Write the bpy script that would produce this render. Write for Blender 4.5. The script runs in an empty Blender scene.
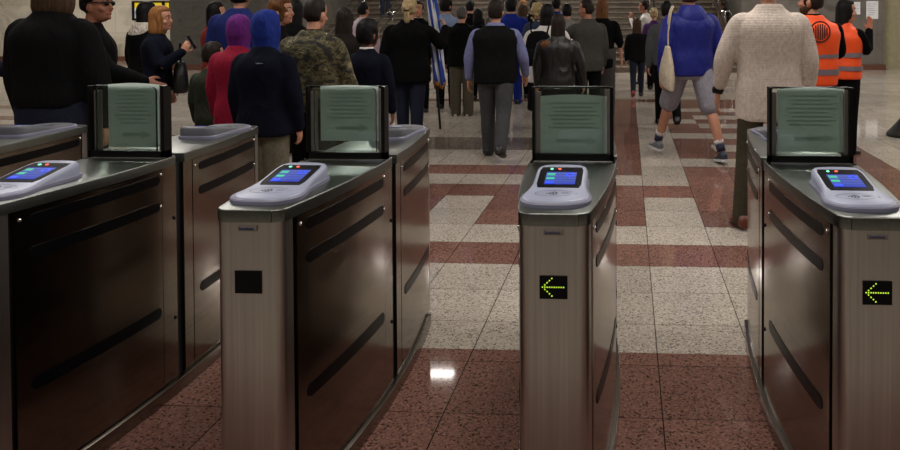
import bpy, bmesh, math, random
from mathutils import Vector, Matrix, noise
random.seed(7)
S = bpy.context.scene
COL = S.collection
PI = math.pi

# ------------------------------------------------------------------ camera
CR = Vector((0.99860945, 0.05265176, -0.00263945))
CU = Vector((0.00156437, 0.0204494, 0.99978967))
CF = Vector((-0.05269467, 0.99840353, -0.0203386))
EYE = Vector((0, 0, 1.5))
FPX, PX, PY = 720.0, 590.0, 30.0
cam = bpy.data.cameras.new('camera')
cam.sensor_width = 36; cam.lens = FPX / 900 * 36
cam.shift_x = (450 - PX) / 900; cam.shift_y = -(225 - PY) / 900
cam.clip_start = .05; cam.clip_end = 200
co = bpy.data.objects.new('camera', cam); COL.objects.link(co)
co.matrix_world = Matrix(((CR.x, CU.x, -CF.x, 0), (CR.y, CU.y, -CF.y, 0), (CR.z, CU.z, -CF.z, 1.5), (0, 0, 0, 1)))
S.camera = co

def ray(x, y): return CR * ((x - PX) / FPX) - CU * ((y - PY) / FPX) + CF
def atz(x, y, z):
    d = ray(x, y); return EYE + d * ((z - 1.5) / d.z)
def aty(x, y, Y):
    d = ray(x, y); return EYE + d * (Y / d.y)
def spot(x, s):
    """ground point under image column x where one metre measures s pixels"""
    y = 16.0
    for _ in range(8):
        d = ray(x, y); y += d.z * FPX
    p = EYE + ray(x, y) * (FPX / s)
    return (p.x, p.y)

# ------------------------------------------------------------------ materials
MATS = {}
def nodes(name):
    m = bpy.data.materials.new(name); m.use_nodes = True
    nt = m.node_tree; b = nt.nodes['Principled BSDF']
    return m, nt, b
def N(nt, t, **k):
    n = nt.nodes.new(t)
    for a, v in k.items():
        if a.startswith('i_'):
            n.inputs[a[2:].replace('_', ' ')].default_value = v
        else: setattr(n, a, v)
    return n
def ramp(nt, fac, stops, interp='LINEAR'):
    r = nt.nodes.new('ShaderNodeValToRGB'); cr = r.color_ramp; cr.interpolation = interp
    while len(cr.elements) < len(stops): cr.elements.new(.5)
    for e, (p, c) in zip(cr.elements, stops):
        e.position = p; e.color = (*c, 1) if len(c) == 3 else c
    nt.links.new(fac, r.inputs[0]); return r.outputs[0]
def objcoord(nt, scale=(1, 1, 1)):
    t = nt.nodes.new('ShaderNodeTexCoord'); mp = nt.nodes.new('ShaderNodeMapping')
    mp.inputs['Scale'].default_value = scale
    nt.links.new(t.outputs['Object'], mp.inputs[0]); return mp.outputs[0]
def srgb(r, g, b):
    f = lambda c: (c / 255 / 12.92) if c / 255 <= .04045 else ((c / 255 + .055) / 1.055) ** 2.4
    return (f(r), f(g), f(b))

def plain(name, col, rough=.5, metal=0, spec=.5, coat=0, emit=None, es=1):
    if name in MATS: return MATS[name]
    m, nt, b = nodes(name)
    t = objcoord(nt); nz = N(nt, 'ShaderNodeTexNoise', i_Scale=9.0, i_Detail=3.0); nt.links.new(t, nz.inputs['Vector'])
    c = ramp(nt, nz.outputs[0], [(.3, [v * .9 for v in col]), (.7, [min(1, v * 1.08) for v in col])])
    nt.links.new(c, b.inputs['Base Color'])
    b.inputs['Roughness'].default_value = rough; b.inputs['Metallic'].default_value = metal
    b.inputs['Specular IOR Level'].default_value = spec; b.inputs['Coat Weight'].default_value = coat
    if emit:
        b.inputs['Emission Color'].default_value = (*emit, 1); b.inputs['Emission Strength'].default_value = es
    MATS[name] = m; return m

def cloth(name, col, fold=.5, knit=0, rough=.85, spec=.25, sc=7):
    if name in MATS: return MATS[name]
    m, nt, b = nodes(name)
    t = objcoord(nt, (1, 1, .55))
    nz = N(nt, 'ShaderNodeTexNoise', i_Scale=sc * 1.0, i_Detail=3.0, i_Distortion=.8); nt.links.new(t, nz.inputs['Vector'])
    n2 = N(nt, 'ShaderNodeTexNoise', i_Scale=60.0, i_Detail=2.0); nt.links.new(t, n2.inputs['Vector'])
    c = ramp(nt, n2.outputs[0], [(.3, [v * .85 for v in col]), (.7, [min(1, v * 1.15) for v in col])])
    nt.links.new(c, b.inputs['Base Color'])
    bp = N(nt, 'ShaderNodeBump', i_Strength=fold, i_Distance=.05); nt.links.new(nz.outputs[0], bp.inputs['Height'])
    out = bp.outputs[0]
    if knit:
        w = N(nt, 'ShaderNodeTexWave', i_Scale=28.0, i_Distortion=2.0); w.bands_direction = 'Z'
        t2 = objcoord(nt); nt.links.new(t2, w.inputs['Vector'])
        b2 = N(nt, 'ShaderNodeBump', i_Strength=knit, i_Distance=.004)
        nt.links.new(w.outputs[0], b2.inputs['Height']); nt.links.new(out, b2.inputs['Normal']); out = b2.outputs[0]
    nt.links.new(out, b.inputs['Normal'])
    b.inputs['Roughness'].default_value = rough; b.inputs['Specular IOR Level'].default_value = spec if max(col) > .02 or spec > .3 else .06
    MATS[name] = m; return m

def camo(name):
    if name in MATS: return MATS[name]
    m, nt, b = nodes(name)
    t = objcoord(nt, (1, 1, 1.5))
    nz = N(nt, 'ShaderNodeTexNoise', i_Scale=15.0, i_Detail=2.0, i_Distortion=.1); nt.links.new(t, nz.inputs['Vector'])
    c = ramp(nt, nz.outputs[0], [(0, (.012, .011, .008)), (.43, (.05, .042, .018)), (.5, (.11, .092, .042)), (.57, (.03, .03, .014)), (.63, (.19, .16, .085))], 'CONSTANT')
    nt.links.new(c, b.inputs['Base Color']); b.inputs['Roughness'].default_value = .85
    n2 = N(nt, 'ShaderNodeTexNoise', i_Scale=7.0, i_Detail=3.0); nt.links.new(t, n2.inputs['Vector'])
    bp = N(nt, 'ShaderNodeBump', i_Strength=.5, i_Distance=.05); nt.links.new(n2.outputs[0], bp.inputs['Height']); nt.links.new(bp.outputs[0], b.inputs['Normal'])
    MATS[name] = m; return m

def hairmat(name, col, rough=.55):
    if name in MATS: return MATS[name]
    m, nt, b = nodes(name)
    t = objcoord(nt, (1, 1, .12))
    nz = N(nt, 'ShaderNodeTexNoise', i_Scale=70.0, i_Detail=3.0); nt.links.new(t, nz.inputs['Vector'])
    c = ramp(nt, nz.outputs[0], [(.3, [v * .55 for v in col]), (.7, [min(1, v * 1.4) for v in col])])
    nt.links.new(c, b.inputs['Base Color']); b.inputs['Roughness'].default_value = rough; b.inputs['Specular IOR Level'].default_value = .15
    bp = N(nt, 'ShaderNodeBump', i_Strength=.6, i_Distance=.006); nt.links.new(nz.outputs[0], bp.inputs['Height']); nt.links.new(bp.outputs[0], b.inputs['Normal'])
    MATS[name] = m; return m

def steel(name, col, rough, axis=2, scratch=.12):
    if name in MATS: return MATS[name]
    m, nt, b = nodes(name)
    sc = [90, 90, 90]; sc[axis] = 1.2
    t = objcoord(nt, sc)
    nz = N(nt, 'ShaderNodeTexNoise', i_Scale=1.0, i_Detail=3.0); nt.links.new(t, nz.inputs['Vector'])
    t2 = objcoord(nt, (1, 1, 1)); big = N(nt, 'ShaderNodeTexNoise', i_Scale=3.0, i_Detail=3.0); nt.links.new(t2, big.inputs['Vector'])
    c = ramp(nt, nz.outputs[0], [(.3, [v * .88 for v in col]), (.7, [min(1, v * 1.1) for v in col])])
    nt.links.new(c, b.inputs['Base Color'])
    mr = N(nt, 'ShaderNodeMapRange'); nt.links.new(big.outputs[0], mr.inputs[0])
    mr.inputs[3].default_value = rough * .8; mr.inputs[4].default_value = rough * 1.25
    nt.links.new(mr.outputs[0], b.inputs['Roughness'])
    bp = N(nt, 'ShaderNodeBump', i_Strength=scratch, i_Distance=.001); nt.links.new(nz.outputs[0], bp.inputs['Height']); nt.links.new(bp.outputs[0], b.inputs['Normal'])
    b.inputs['Metallic'].default_value = 1
    MATS[name] = m; return m

def skin(name, col):
    if name in MATS: return MATS[name]
    m, nt, b = nodes(name)
    t = objcoord(nt); nz = N(nt, 'ShaderNodeTexNoise', i_Scale=14.0, i_Detail=3.0); nt.links.new(t, nz.inputs['Vector'])
    c = ramp(nt, nz.outputs[0], [(.3, (col[0] * .9, col[1] * .82, col[2] * .8)), (.7, (col[0] * 1.06, col[1] * 1.05, col[2] * 1.05))])
    nt.links.new(c, b.inputs['Base Color']); b.inputs['Roughness'].default_value = .55
    b.inputs['Subsurface Weight'].default_value = 0
    MATS[name] = m; return m

def terrazzo(name, base, dark, light, reflect=.055):
    m, nt, b = nodes(name)
    tc = nt.nodes.new('ShaderNodeTexCoord'); P = tc.outputs['Object']
    n1 = N(nt, 'ShaderNodeTexNoise', i_Scale=85.0, i_Detail=2.0, i_Roughness=.55); nt.links.new(P, n1.inputs['Vector'])
    n0 = N(nt, 'ShaderNodeTexNoise', i_Scale=1.3, i_Detail=3.0); nt.links.new(P, n0.inputs['Vector'])
    vo = N(nt, 'ShaderNodeTexVoronoi', i_Scale=140.0); nt.links.new(P, vo.inputs['Vector'])
    vs = N(nt, 'ShaderNodeSeparateXYZ'); nt.links.new(vo.outputs['Color'], vs.inputs[0])
    vm = N(nt, 'ShaderNodeMix', data_type='FLOAT'); vm.inputs[0].default_value = .45
    nt.links.new(vs.outputs[0], vm.inputs[2]); nt.links.new(n1.outputs[0], vm.inputs[3])
    c = ramp(nt, vm.outputs[0], [(.24, dark), (.38, base), (.60, base), (.82, light)])
    # per tile tone and joints
    sep = N(nt, 'ShaderNodeSeparateXYZ'); nt.links.new(P, sep.inputs[0])
    def math_(op, a, bv):
        n = N(nt, 'ShaderNodeMath', operation=op)
        nt.links.new(a, n.inputs[0]) if not isinstance(a, float) else None
        if isinstance(bv, float): n.inputs[1].default_value = bv
        else: nt.links.new(bv, n.inputs[1])
        return n.outputs[0]
    U = math_('DIVIDE', math_('SUBTRACT', sep.outputs[0], .1272 - 60 * .4123), .4123)
    V = math_('DIVIDE', math_('SUBTRACT', sep.outputs[1], 7.137 - 60 * .4072), .4072)
    fu = math_('FRACT', U, 0.0); fv = math_('FRACT', V, 0.0)
    iu = math_('FLOOR', U, 0.0); iv = math_('FLOOR', V, 0.0)
    cmb = N(nt, 'ShaderNodeCombineXYZ'); nt.links.new(iu, cmb.inputs[0]); nt.links.new(iv, cmb.inputs[1])
    wn = N(nt, 'ShaderNodeTexWhiteNoise', noise_dimensions='2D'); nt.links.new(cmb.outputs[0], wn.inputs['Vector'])
    au = math_('ABSOLUTE', math_('SUBTRACT', fu, .5), 0.0); av = math_('ABSOLUTE', math_('SUBTRACT', fv, .5), 0.0)
    g1 = math_('GREATER_THAN', au, .494); g2 = math_('GREATER_THAN', av, .4955)
    g = math_('MAXIMUM', g1, g2)
    tone = N(nt, 'ShaderNodeMapRange'); nt.links.new(wn.outputs['Value'], tone.inputs[0]); tone.inputs[3].default_value = .86; tone.inputs[4].default_value = 1.08
    t2 = N(nt, 'ShaderNodeMapRange'); nt.links.new(n0.outputs[0], t2.inputs[0]); t2.inputs[1].default_value = .3; t2.inputs[2].default_value = .7; t2.inputs[3].default_value = .88; t2.inputs[4].default_value = 1.08
    tt = math_('MULTIPLY', tone.outputs[0], t2.outputs[0])
    mul = N(nt, 'ShaderNodeVectorMath', operation='SCALE'); nt.links.new(c, mul.inputs[0]); nt.links.new(tt, mul.inputs['Scale'])
    mix = N(nt, 'ShaderNodeMix', data_type='RGBA'); nt.links.new(g, mix.inputs[0]); nt.links.new(mul.outputs[0], mix.inputs[6])
    mix.inputs[7].default_value = (dark[0] * .6, dark[1] * .6, dark[2] * .6, 1)
    nt.links.new(mix.outputs[2], b.inputs['Base Color'])
    b.inputs['Roughness'].default_value = reflect; b.inputs['Specular IOR Level'].default_value = .26
    return m

def marble(name, base, vein, sc=.5, rough=.35):
    m, nt, b = nodes(name)
    t = objcoord(nt, (1, 1, 1))
    n = N(nt, 'ShaderNodeTexNoise', i_Scale=sc, i_Detail=6.0, i_Distortion=2.2); nt.links.new(t, n.inputs['Vector'])
    c = ramp(nt, n.outputs[0], [(.3, vein), (.44, base), (.5, [v * .8 for v in base]), (.56, base), (.8, [v * 1.1 for v in base])])
    br = N(nt, 'ShaderNodeTexBrick', i_Scale=1.0); br.inputs['Mortar Size'].default_value = .006
    br.inputs['Brick Width'].default_value = 1.5; br.inputs['Row Height'].default_value = .95
    mp = N(nt, 'ShaderNodeMapping'); mp.inputs['Rotation'].default_value = (PI / 2, 0, 0); nt.links.new(t, mp.inputs[0]); nt.links.new(mp.outputs[0], br.inputs['Vector'])
    br.inputs['Color1'].default_value = (1, 1, 1, 1); br.inputs['Color2'].default_value = (.92, .92, .9, 1); br.inputs['Mortar'].default_value = (.6, .6, .6, 1)
    mx = N(nt, 'ShaderNodeMix', data_type='RGBA', blend_type='MULTIPLY'); mx.inputs[0].default_value = 1
    nt.links.new(c, mx.inputs[6]); nt.links.new(br.outputs[0], mx.inputs[7]); nt.links.new(mx.outputs[2], b.inputs['Base Color'])
    b.inputs['Roughness'].default_value = rough
    return m

def glassmat(name, tint, refl=.9):
    m = bpy.data.materials.new(name); m.use_nodes = True; nt = m.node_tree
    nt.nodes.clear(); o = nt.nodes.new('ShaderNodeOutputMaterial')
    tr = N(nt, 'ShaderNodeBsdfTransparent'); tr.inputs[0].default_value = (*tint, 1)
    gl = N(nt, 'ShaderNodeBsdfGlossy'); gl.inputs['Roughness'].default_value = .03
    fr = N(nt, 'ShaderNodeFresnel', i_IOR=1.5); mx = N(nt, 'ShaderNodeMixShader')
    nt.links.new(fr.outputs[0], mx.inputs[0]); nt.links.new(tr.outputs[0], mx.inputs[1]); nt.links.new(gl.outputs[0], mx.inputs[2]); nt.links.new(mx.outputs[0], o.inputs[0])
    return m

def translucent(name, col):
    m = plain(name, col, .7); nt = m.node_tree; b = nt.nodes['Principled BSDF']; o = nt.nodes['Material Output']
    t = N(nt, 'ShaderNodeBsdfTranslucent'); t.inputs[0].default_value = (*col, 1); mx = N(nt, 'ShaderNodeMixShader'); mx.inputs[0].default_value = .65
    nt.links.new(b.outputs[0], mx.inputs[1]); nt.links.new(t.outputs[0], mx.inputs[2]); nt.links.new(mx.outputs[0], o.inputs[0]); return m
M_LIGHT = terrazzo('light_terrazzo', srgb(180, 170, 158), srgb(104, 97, 89), srgb(212, 203, 191))
M_RED = terrazzo('red_terrazzo', srgb(126, 91, 81), srgb(58, 43, 37), srgb(154, 116, 104))
M_GREY = terrazzo('grey_terrazzo', srgb(118, 108, 99), srgb(72, 64, 58), srgb(150, 140, 130))
M_STAIR = terrazzo('stair_stone', srgb(112, 101, 90), srgb(70, 62, 54), srgb(140, 130, 118), .4)
M_MARB = marble('cream_marble', srgb(200, 192, 176), srgb(150, 138, 120))
M_DMARB = marble('grey_marble', srgb(92, 88, 82), srgb(58, 55, 50), .9)
M_GWALL = marble('grey_stone', srgb(108, 102, 97), srgb(80, 75, 70), .8)
M_BEIGE = plain('beige_paint', srgb(150, 142, 112), .6)
M_BASE = plain('brown_base', srgb(96, 60, 46), .4)
M_CEIL = plain('ceiling_panel', srgb(168, 172, 162), .7)
M_BACK = plain('rear_wall', srgb(140, 126, 108), .6)

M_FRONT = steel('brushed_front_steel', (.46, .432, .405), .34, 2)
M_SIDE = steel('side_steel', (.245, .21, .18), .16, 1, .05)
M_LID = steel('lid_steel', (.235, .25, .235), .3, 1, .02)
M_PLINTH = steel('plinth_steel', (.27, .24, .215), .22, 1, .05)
M_BLACK = plain('black_frame', (.004, .004, .004), .35, spec=.2)
M_GAP = plain('dark_gap', (.008, .008, .008), .7)
M_WINDOW = plain('sensor_black', (.003, .003, .0035), .3, spec=.12)
M_CHROME = steel('chrome', (.85, .85, .85), .12, 0, 0)
M_ALU = plain('aluminium', srgb(140, 134, 128), .45, .6)
M_READER = plain('reader_plastic', srgb(158, 164, 188), .38)
M_READER_SHADED = plain('shaded_reader_plastic', srgb(100, 100, 108), .4)  # reader plastic darkened to paint in the shade on rear-facing readers
M_READBASE = plain('reader_base', srgb(128, 128, 150), .4)
M_BEZEL = plain('reader_bezel', (.003, .003, .004), .3, spec=.12)
M_MARK = plain('reader_mark', srgb(40, 42, 55), .5)
M_MARK2 = plain('reader_mark_light', srgb(112, 118, 140), .5)
M_GLASS = glassmat('green_glass', (.945, .995, .972))
M_GLASSEDGE = plain('glass_edge', srgb(20, 62, 48), .2)
M_PAPER = translucent('notice_paper', srgb(240, 248, 244))
M_PAPERINK = translucent('notice_ink', srgb(226, 237, 231))
M_WHITE = plain('white_paper', srgb(225, 225, 230), .7)
M_LED = plain('led_green', (.25, .6, .02), .5, emit=(.52, .72, .05), es=.85)
M_BLUEINK = plain('blue_ink', srgb(25, 40, 95), .4)
M_GREENLAMP = plain('green_lamp', (.1, .8, .4), .3, emit=(.25, 1, .6), es=1.3)
M_REDLAMP = plain('red_lamp', (.9, .1, .05), .3, emit=(1, .12, .06), es=1.3)

def screenmat():
    m, nt, b = nodes('reader_screen_glow')
    t = nt.nodes.new('ShaderNodeTexCoord'); sep = N(nt, 'ShaderNodeSeparateXYZ'); nt.links.new(t.outputs['Generated'], sep.inputs[0])
    c = ramp(nt, sep.outputs[1], [(0, srgb(40, 60, 200)), (.15, srgb(78, 100, 200)), (1, srgb(104, 118, 195))])
    w = N(nt, 'ShaderNodeMath', operation='FRACT'); ml = N(nt, 'ShaderNodeMath', operation='MULTIPLY'); ml.inputs[1].default_value = 5
    nt.links.new(sep.outputs[1], ml.inputs[0]); nt.links.new(ml.outputs[0], w.inputs[0])
    g = N(nt, 'ShaderNodeMath', operation='GREATER_THAN'); g.inputs[1].default_value = .75; nt.links.new(w.outputs[0], g.inputs[0])
    mx = N(nt, 'ShaderNodeMix', data_type='RGBA'); nt.links.new(g.outputs[0], mx.inputs[0]); nt.links.new(c, mx.inputs[6]); mx.inputs[7].default_value = (*srgb(48, 66, 190), 1)
    b.inputs['Base Color'].default_value = (0, 0, 0, 1); nt.links.new(mx.outputs[2], b.inputs['Emission Color']); b.inputs['Emission Strength'].default_value = .8
    b.inputs['Roughness'].default_value = .2
    return m
M_SCREEN = screenmat()
M_SCRGREEN = plain('screen_green', (.02, .3, .2), .3, emit=srgb(70, 200, 150), es=.6)
M_SCRBLUE = plain('screen_blue', (.02, .05, .5), .3, emit=srgb(30, 70, 255), es=.9)

# ------------------------------------------------------------------ mesh helpers
def mesh_of(bm, mat=None, smooth=False):
    me = bpy.data.meshes.new('m'); bmesh.ops.recalc_face_normals(bm, faces=bm.faces[:]); bm.to_mesh(me); bm.free()
    for m in (mat if isinstance(mat, (list, tuple)) else [mat]):
        if m: me.materials.append(m)
    if smooth:
        for p in me.polygons: p.use_smooth = True
    return me
def obj(name, me, parent=None, loc=None):
    if isinstance(me, bmesh.types.BMesh): raise TypeError
    o = bpy.data.objects.new(name, me); COL.objects.link(o)
    me.name = name
    if parent: o.parent = parent
    if loc: o.location = loc
    return o
def tag(o, label, cat, group=None, kind=None):
    if label: o['label'] = label
    if cat: o['category'] = cat
    if group: o['group'] = group
    if kind: o['kind'] = kind
    return o
def empty(name, loc=(0, 0, 0), rz=0):
    o = bpy.data.objects.new(name, None); COL.objects.link(o); o.location = loc; o.rotation_euler = (0, 0, rz); o.empty_display_size = .1
    return o
def struct(name, me):
    o = obj(name, me); o['kind'] = 'structure'; return o
def box(bm, x0, x1, y0, y1, z0, z1, mi=0):
    v = [bm.verts.new(p) for p in ((x0, y0, z0), (x1, y0, z0), (x1, y1, z0), (x0, y1, z0), (x0, y0, z1), (x1, y0, z1), (x1, y1, z1), (x0, y1, z1))]
    for f in ((0, 3, 2, 1), (4, 5, 6, 7), (0, 1, 5, 4), (1, 2, 6, 5), (2, 3, 7, 6), (3, 0, 4, 7)):
        bm.faces.new([v[i] for i in f]).material_index = mi
    return v
def boxmesh(x0, x1, y0, y1, z0, z1, mat, bev=0):
    bm = bmesh.new(); box(bm, x0, x1, y0, y1, z0, z1)
    if bev: bmesh.ops.bevel(bm, geom=bm.edges[:], offset=bev, segments=2, affect='EDGES', profile=.5)
    return mesh_of(bm, mat)
def loft(bm, rows, cap=True):
    vs = [[bm.verts.new(p) for p in r] for r in rows]; n = len(rows[0])
    for a, b in zip(vs, vs[1:]):
        for i in range(n):
            j = (i + 1) % n
            bm.faces.new((a[i], a[j], b[j], b[i]))
    if cap:
        bm.faces.new(vs[0][::-1]); bm.faces.new(vs[-1])
    return vs
def cr(pts, k):
    """Catmull-Rom resample of tuples, k steps per span"""
    P = [tuple(map(float, p)) for p in pts]; out = []
    for i in range(len(P) - 1):
        p0 = P[max(i - 1, 0)]; p1 = P[i]; p2 = P[i + 1]; p3 = P[min(i + 2, len(P) - 1)]
        for s in range(k):
            t = s / k
            out.append(tuple(.5 * ((2 * b) + (-a + c) * t + (2 * a - 5 * b + 4 * c - d) * t * t + (-a + 3 * b - 3 * c + d) * t ** 3) for a, b, c, d in zip(p0, p1, p2, p3)))
    out.append(P[-1]); return out
def rings(bm, spec, n=24, k=3, e=2.0, M=None):
    """stack of horizontal (super)ellipses: (cx, cy, z, rx, ry)"""
    rows = []
    for cx, cy, z, rx, ry in cr(spec, k):
        row = []
        for i in range(n):
            a = 2 * PI * i / n; c, s = math.cos(a), math.sin(a)
            p = Vector((cx + max(rx, .002) * math.copysign(abs(c) ** (2 / e), c), cy + max(ry, .002) * math.copysign(abs(s) ** (2 / e), s), z))
            row.append(M @ p if M else p)
        rows.append(row)
    loft(bm, rows)
def tube(bm, pts, rad, n=12, k=4, ref=Vector((0, 1, 0)), round_ends=True):
    """tapered tube; rad items are r or (r_ref, r_other)"""
    q = []
    for p, r in zip(pts, rad):
        ra, rb = r if isinstance(r, (tuple, list)) else (r, r)
        q.append((*p, ra, rb))
    q = cr(q, k) if k > 1 else [tuple(v) for v in q]
    P = [Vector(v[:3]) for v in q]; rows = []
    if round_ends:
        d0 = (P[0] - P[1]).normalized(); d1 = (P[-1] - P[-2]).normalized()
        head = [(P[0] + d0 * min(q[0][3], q[0][4]) * s, q[0][3] * c, q[0][4] * c) for s, c in ((.95, .3), (.75, .66), (.4, .92))]
        tail = [(P[-1] + d1 * min(q[-1][3], q[-1][4]) * s, q[-1][3] * c, q[-1][4] * c) for s, c in ((.4, .92), (.75, .66), (.95, .3))]
        seq = head + [(p, v[3], v[4]) for p, v in zip(P, q)] + tail
    else: seq = [(p, v[3], v[4]) for p, v in zip(P, q)]
    for i, (p, ra, rb) in enumerate(seq):
        a = seq[max(i - 1, 0)][0]; b = seq[min(i + 1, len(seq) - 1)][0]
        t = (b - a).normalized()
        u = ref - t * ref.dot(t)
        if u.length < .05: u = Vector((1, 0, 0)) - t * t.x
        u.normalize(); w = t.cross(u)
        rows.append([p + u * (ra * math.cos(2 * PI * j / n)) + w * (rb * math.sin(2 * PI * j / n)) for j in range(n)])
    loft(bm, rows)
def ball(bm, c, r, M=None, sub=2):
    rx, ry, rz = r if isinstance(r, (tuple, list)) else (r, r, r)
    T = Matrix.Translation(c) @ Matrix.Diagonal((rx, ry, rz, 1))
    bmesh.ops.create_icosphere(bm, subdivisions=sub, radius=1, matrix=(M @ T) if M else T)
def remesh(bm, vox, mat, smooth=4):
    me = mesh_of(bm); o = bpy.data.objects.new('tmp', me); COL.objects.link(o)
    r = o.modifiers.new('r', 'REMESH'); r.mode = 'VOXEL'; r.voxel_size = vox; r.use_smooth_shade = True
    s = o.modifiers.new('s', 'SMOOTH'); s.factor = .5; s.iterations = smooth
    dg = bpy.context.evaluated_depsgraph_get(); ev = o.evaluated_get(dg)
    out = bpy.data.meshes.new_from_object(ev, depsgraph=dg)
    bpy.data.objects.remove(o); bpy.data.meshes.remove(me)
    out.materials.clear(); out.materials.append(mat)
    for p in out.polygons: p.use_smooth = True
    return out

# ------------------------------------------------------------------ the setting
W, T, X0, Y0 = .4123, .4072, .1272, 7.137
def tile_kind(c, j):
    """c: column right of the joint at x=.1272, j: row nearer than the joint at y=7.137 ; 0 light 1 red 2 grey"""
    if j >= 10: return 1
    if j in (7, 8, 9): return 0
    if j == 6: return 1
    if j == 5: return 0
    if j in (3, 4): return 0 if c in (0, -4, 4, -8, 8) else 1
    if j == 2: return 1
    if c > 5: return 0
    if j == 1: return 1 if c in (1, 2, 3, 5) else (1 if c == 5 else 0)
    if j == 0: return 0 if c in (0,) else 1
    # beyond: red lane then a light lane, zebra rows to the right
    if j < -13: return 1 if j == -14 and c > -20 else 0
    if c == -1: return 1
    if c == 0: return 0
    if c >= 1:
        if c == 5: return 1
        if c == 1: return 0 if j in (-1, -5, -8, -11) else 1
        return 0 if j in (-1, -3, -5, -7, -9, -11) else 1
    if j in (-3, -4): return 2
    if c < -20 and j in (-6, -8, -11): return 1
    return 0
bm = bmesh.new(); vc = {}
def fv(x, y):
    k = (round(x, 4), round(y, 4))
    if k not in vc: vc[k] = bm.verts.new((k[0], k[1], 0))
    return vc[k]
cols = list(range(-40, 20))
for c in cols:
    xa, xb = X0 + c * W, X0 + (c + 1) * W
    for j in range(-20, 13):
        ya, yb = Y0 - (j + 1) * T, Y0 - j * T
        if j == 9:   # the light field stops mid tile
            ym = 3.178
            bm.faces.new((fv(xa, ym), fv(xb, ym), fv(xb, yb), fv(xa, yb))).material_index = 0
            bm.faces.new((fv(xa, ya), fv(xb, ya), fv(xb, ym), fv(xa, ym))).material_index = 1
        else:
            bm.faces.new((fv(xa, ya), fv(xb, ya), fv(xb, yb), fv(xa, yb))).material_index = tile_kind(c, j)
xa, xb = X0 - 40 * W, X0 + 20 * W; ya, yb = Y0 - 13 * T, Y0 + 20 * T
def quad(x0, x1, y0, y1, mi=0): bm.faces.new([bm.verts.new(p) for p in ((x0, y0, 0), (x1, y0, 0), (x1, y1, 0), (x0, y1, 0))]).material_index = mi
quad(-34, 18, yb, 30); quad(-34, 18, 1.1, ya, 1); quad(-34, 18, -10, 1.1, 0); quad(-34, xa, ya, yb); quad(xb, 18, ya, yb)
struct('floor', mesh_of(bm, [M_LIGHT, M_RED, M_GREY]))

bm = bmesh.new(); box(bm, -34, 18, -10.2, 19.0, 4.5, 4.6); box(bm, -34, -9.6, 19, 30, 4.5, 4.6); box(bm, 2.9, 18, 19, 30, 4.5, 4.6); box(bm, -9.8, 3.0, 18.9, 30, 8.2, 8.3); box(bm, -9.6, 2.9, 18.9, 19, 4.6, 8.2)
struct('ceiling', mesh_of(bm, M_CEIL))
struct('wall_rear', boxmesh(-34, 18, -10.2, -10, 0, 4.5, M_BACK))
struct('wall_left', boxmesh(-34.2, -34, -10, 30, 0, 4.5, M_MARB))
struct('wall_right', boxmesh(18, 18.2, -10, 30, 0, 4.5, M_BEIGE))
struct('wall_far_left', boxmesh(-34, -12.9, 23.4, 23.7, 0, 4.5, M_MARB))
struct('baseboard_far_left', boxmesh(-34, -12.9, 23.36, 23.4, 0, .16, M_BASE))
bm = bmesh.new(); box(bm, -12.8, -9.2, 19.5, 30, 0, 8.2); struct('wall_stair_left', mesh_of(bm, M_DMARB))
bm = bmesh.new(); box(bm, -12.84, -9.2, 19.46, 19.5, 0, .16); struct('baseboard_stair_left', mesh_of(bm, M_BASE))
struct('wall_stair_right', boxmesh(3.1, 6.93, 19.9, 30, 0, 8.2, M_GWALL))
struct('baseboard_stair_right', boxmesh(3.1, 6.97, 19.86, 19.9, 0, .15, M_BASE))
struct('wall_far_right', boxmesh(6.93, 18, 20.2, 20.5, 0, 4.5, M_BEIGE))
struct('wall_stair_back', boxmesh(-9.2, 3.1, 29.8, 30, 0, 8.2, M_DMARB))
struct('trim_1', boxmesh(-13.32, -13.06, 23.2, 23.36, 0, 4.5, M_MARB))      # pale pilaster beside the poster
# the broad stair
bm = bmesh.new(); RIS, TRD, SY = .16, .40, 18.75
for i in range(26):
    y = SY + i * TRD; z = RIS * (i + 1)
    box(bm, -9.2, 3.1, y, 29.8, z - RIS, z - .035)
    box(bm, -9.2, 3.1, y - .05, y + TRD + .02, z - .035, z)
struct('stairs', mesh_of(bm, M_STAIR))

def stair_rail(x, label, gap=.14):
    r = empty('stair_handrail', (x, SY, 0)); tag(r, label, 'handrail', 'steel handrails on the stairs')
    sl = RIS / TRD
    for dx in (-gap / 2, gap / 2):
        bm = bmesh.new(); tube(bm, [(dx, -.5, .86), (dx, -.2, .95), (dx, .0, 1.0), (dx, 9.5, 1.0 + 9.5 * sl)], [.028] * 4, 10, 3)
        obj('rail', mesh_of(bm, M_CHROME, True), r)
    for i in range(7):
        y = .2 + i * 1.4; zb = RIS * (math.floor(y / TRD) + 1)
        bm = bmesh.new(); tube(bm, [(0, y, zb), (0, y, 1.0 + y * sl - .04)], [.022, .022], 8, 1); box(bm, -gap / 2, gap / 2, y - .02, y + .02, 1.0 + y * sl - .05, 1.0 + y * sl - .02)
        obj('post', mesh_of(bm, M_CHROME, True), r)
    return r
stair_rail(-6.75, 'pair of steel handrails rising up the stairs left of the blonde ponytail', .26)
stair_rail(-8.1, 'steel handrails rising up the stairs behind the cropped head and camouflage jacket', .26)
stair_rail(-3.75, 'steel handrail on the stairs behind the crowd under the middle of the hall', .2)
stair_rail(.66, 'steel handrail rising straight up the stairs above the blonde bun', .16)
rr = stair_rail(2.72, 'steel handrail on the stairs between the blue jacket and the cream sweater', .3)
bm = bmesh.new()
for k in range(24):
    y = .1 + k * .4; box(bm, .02, .06, y, y + .36, .18 + y * .4, .78 + y * .4)
obj('side_panel', mesh_of(bm, plain('rail_panel', srgb(92, 66, 58), .3)), rr)

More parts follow.
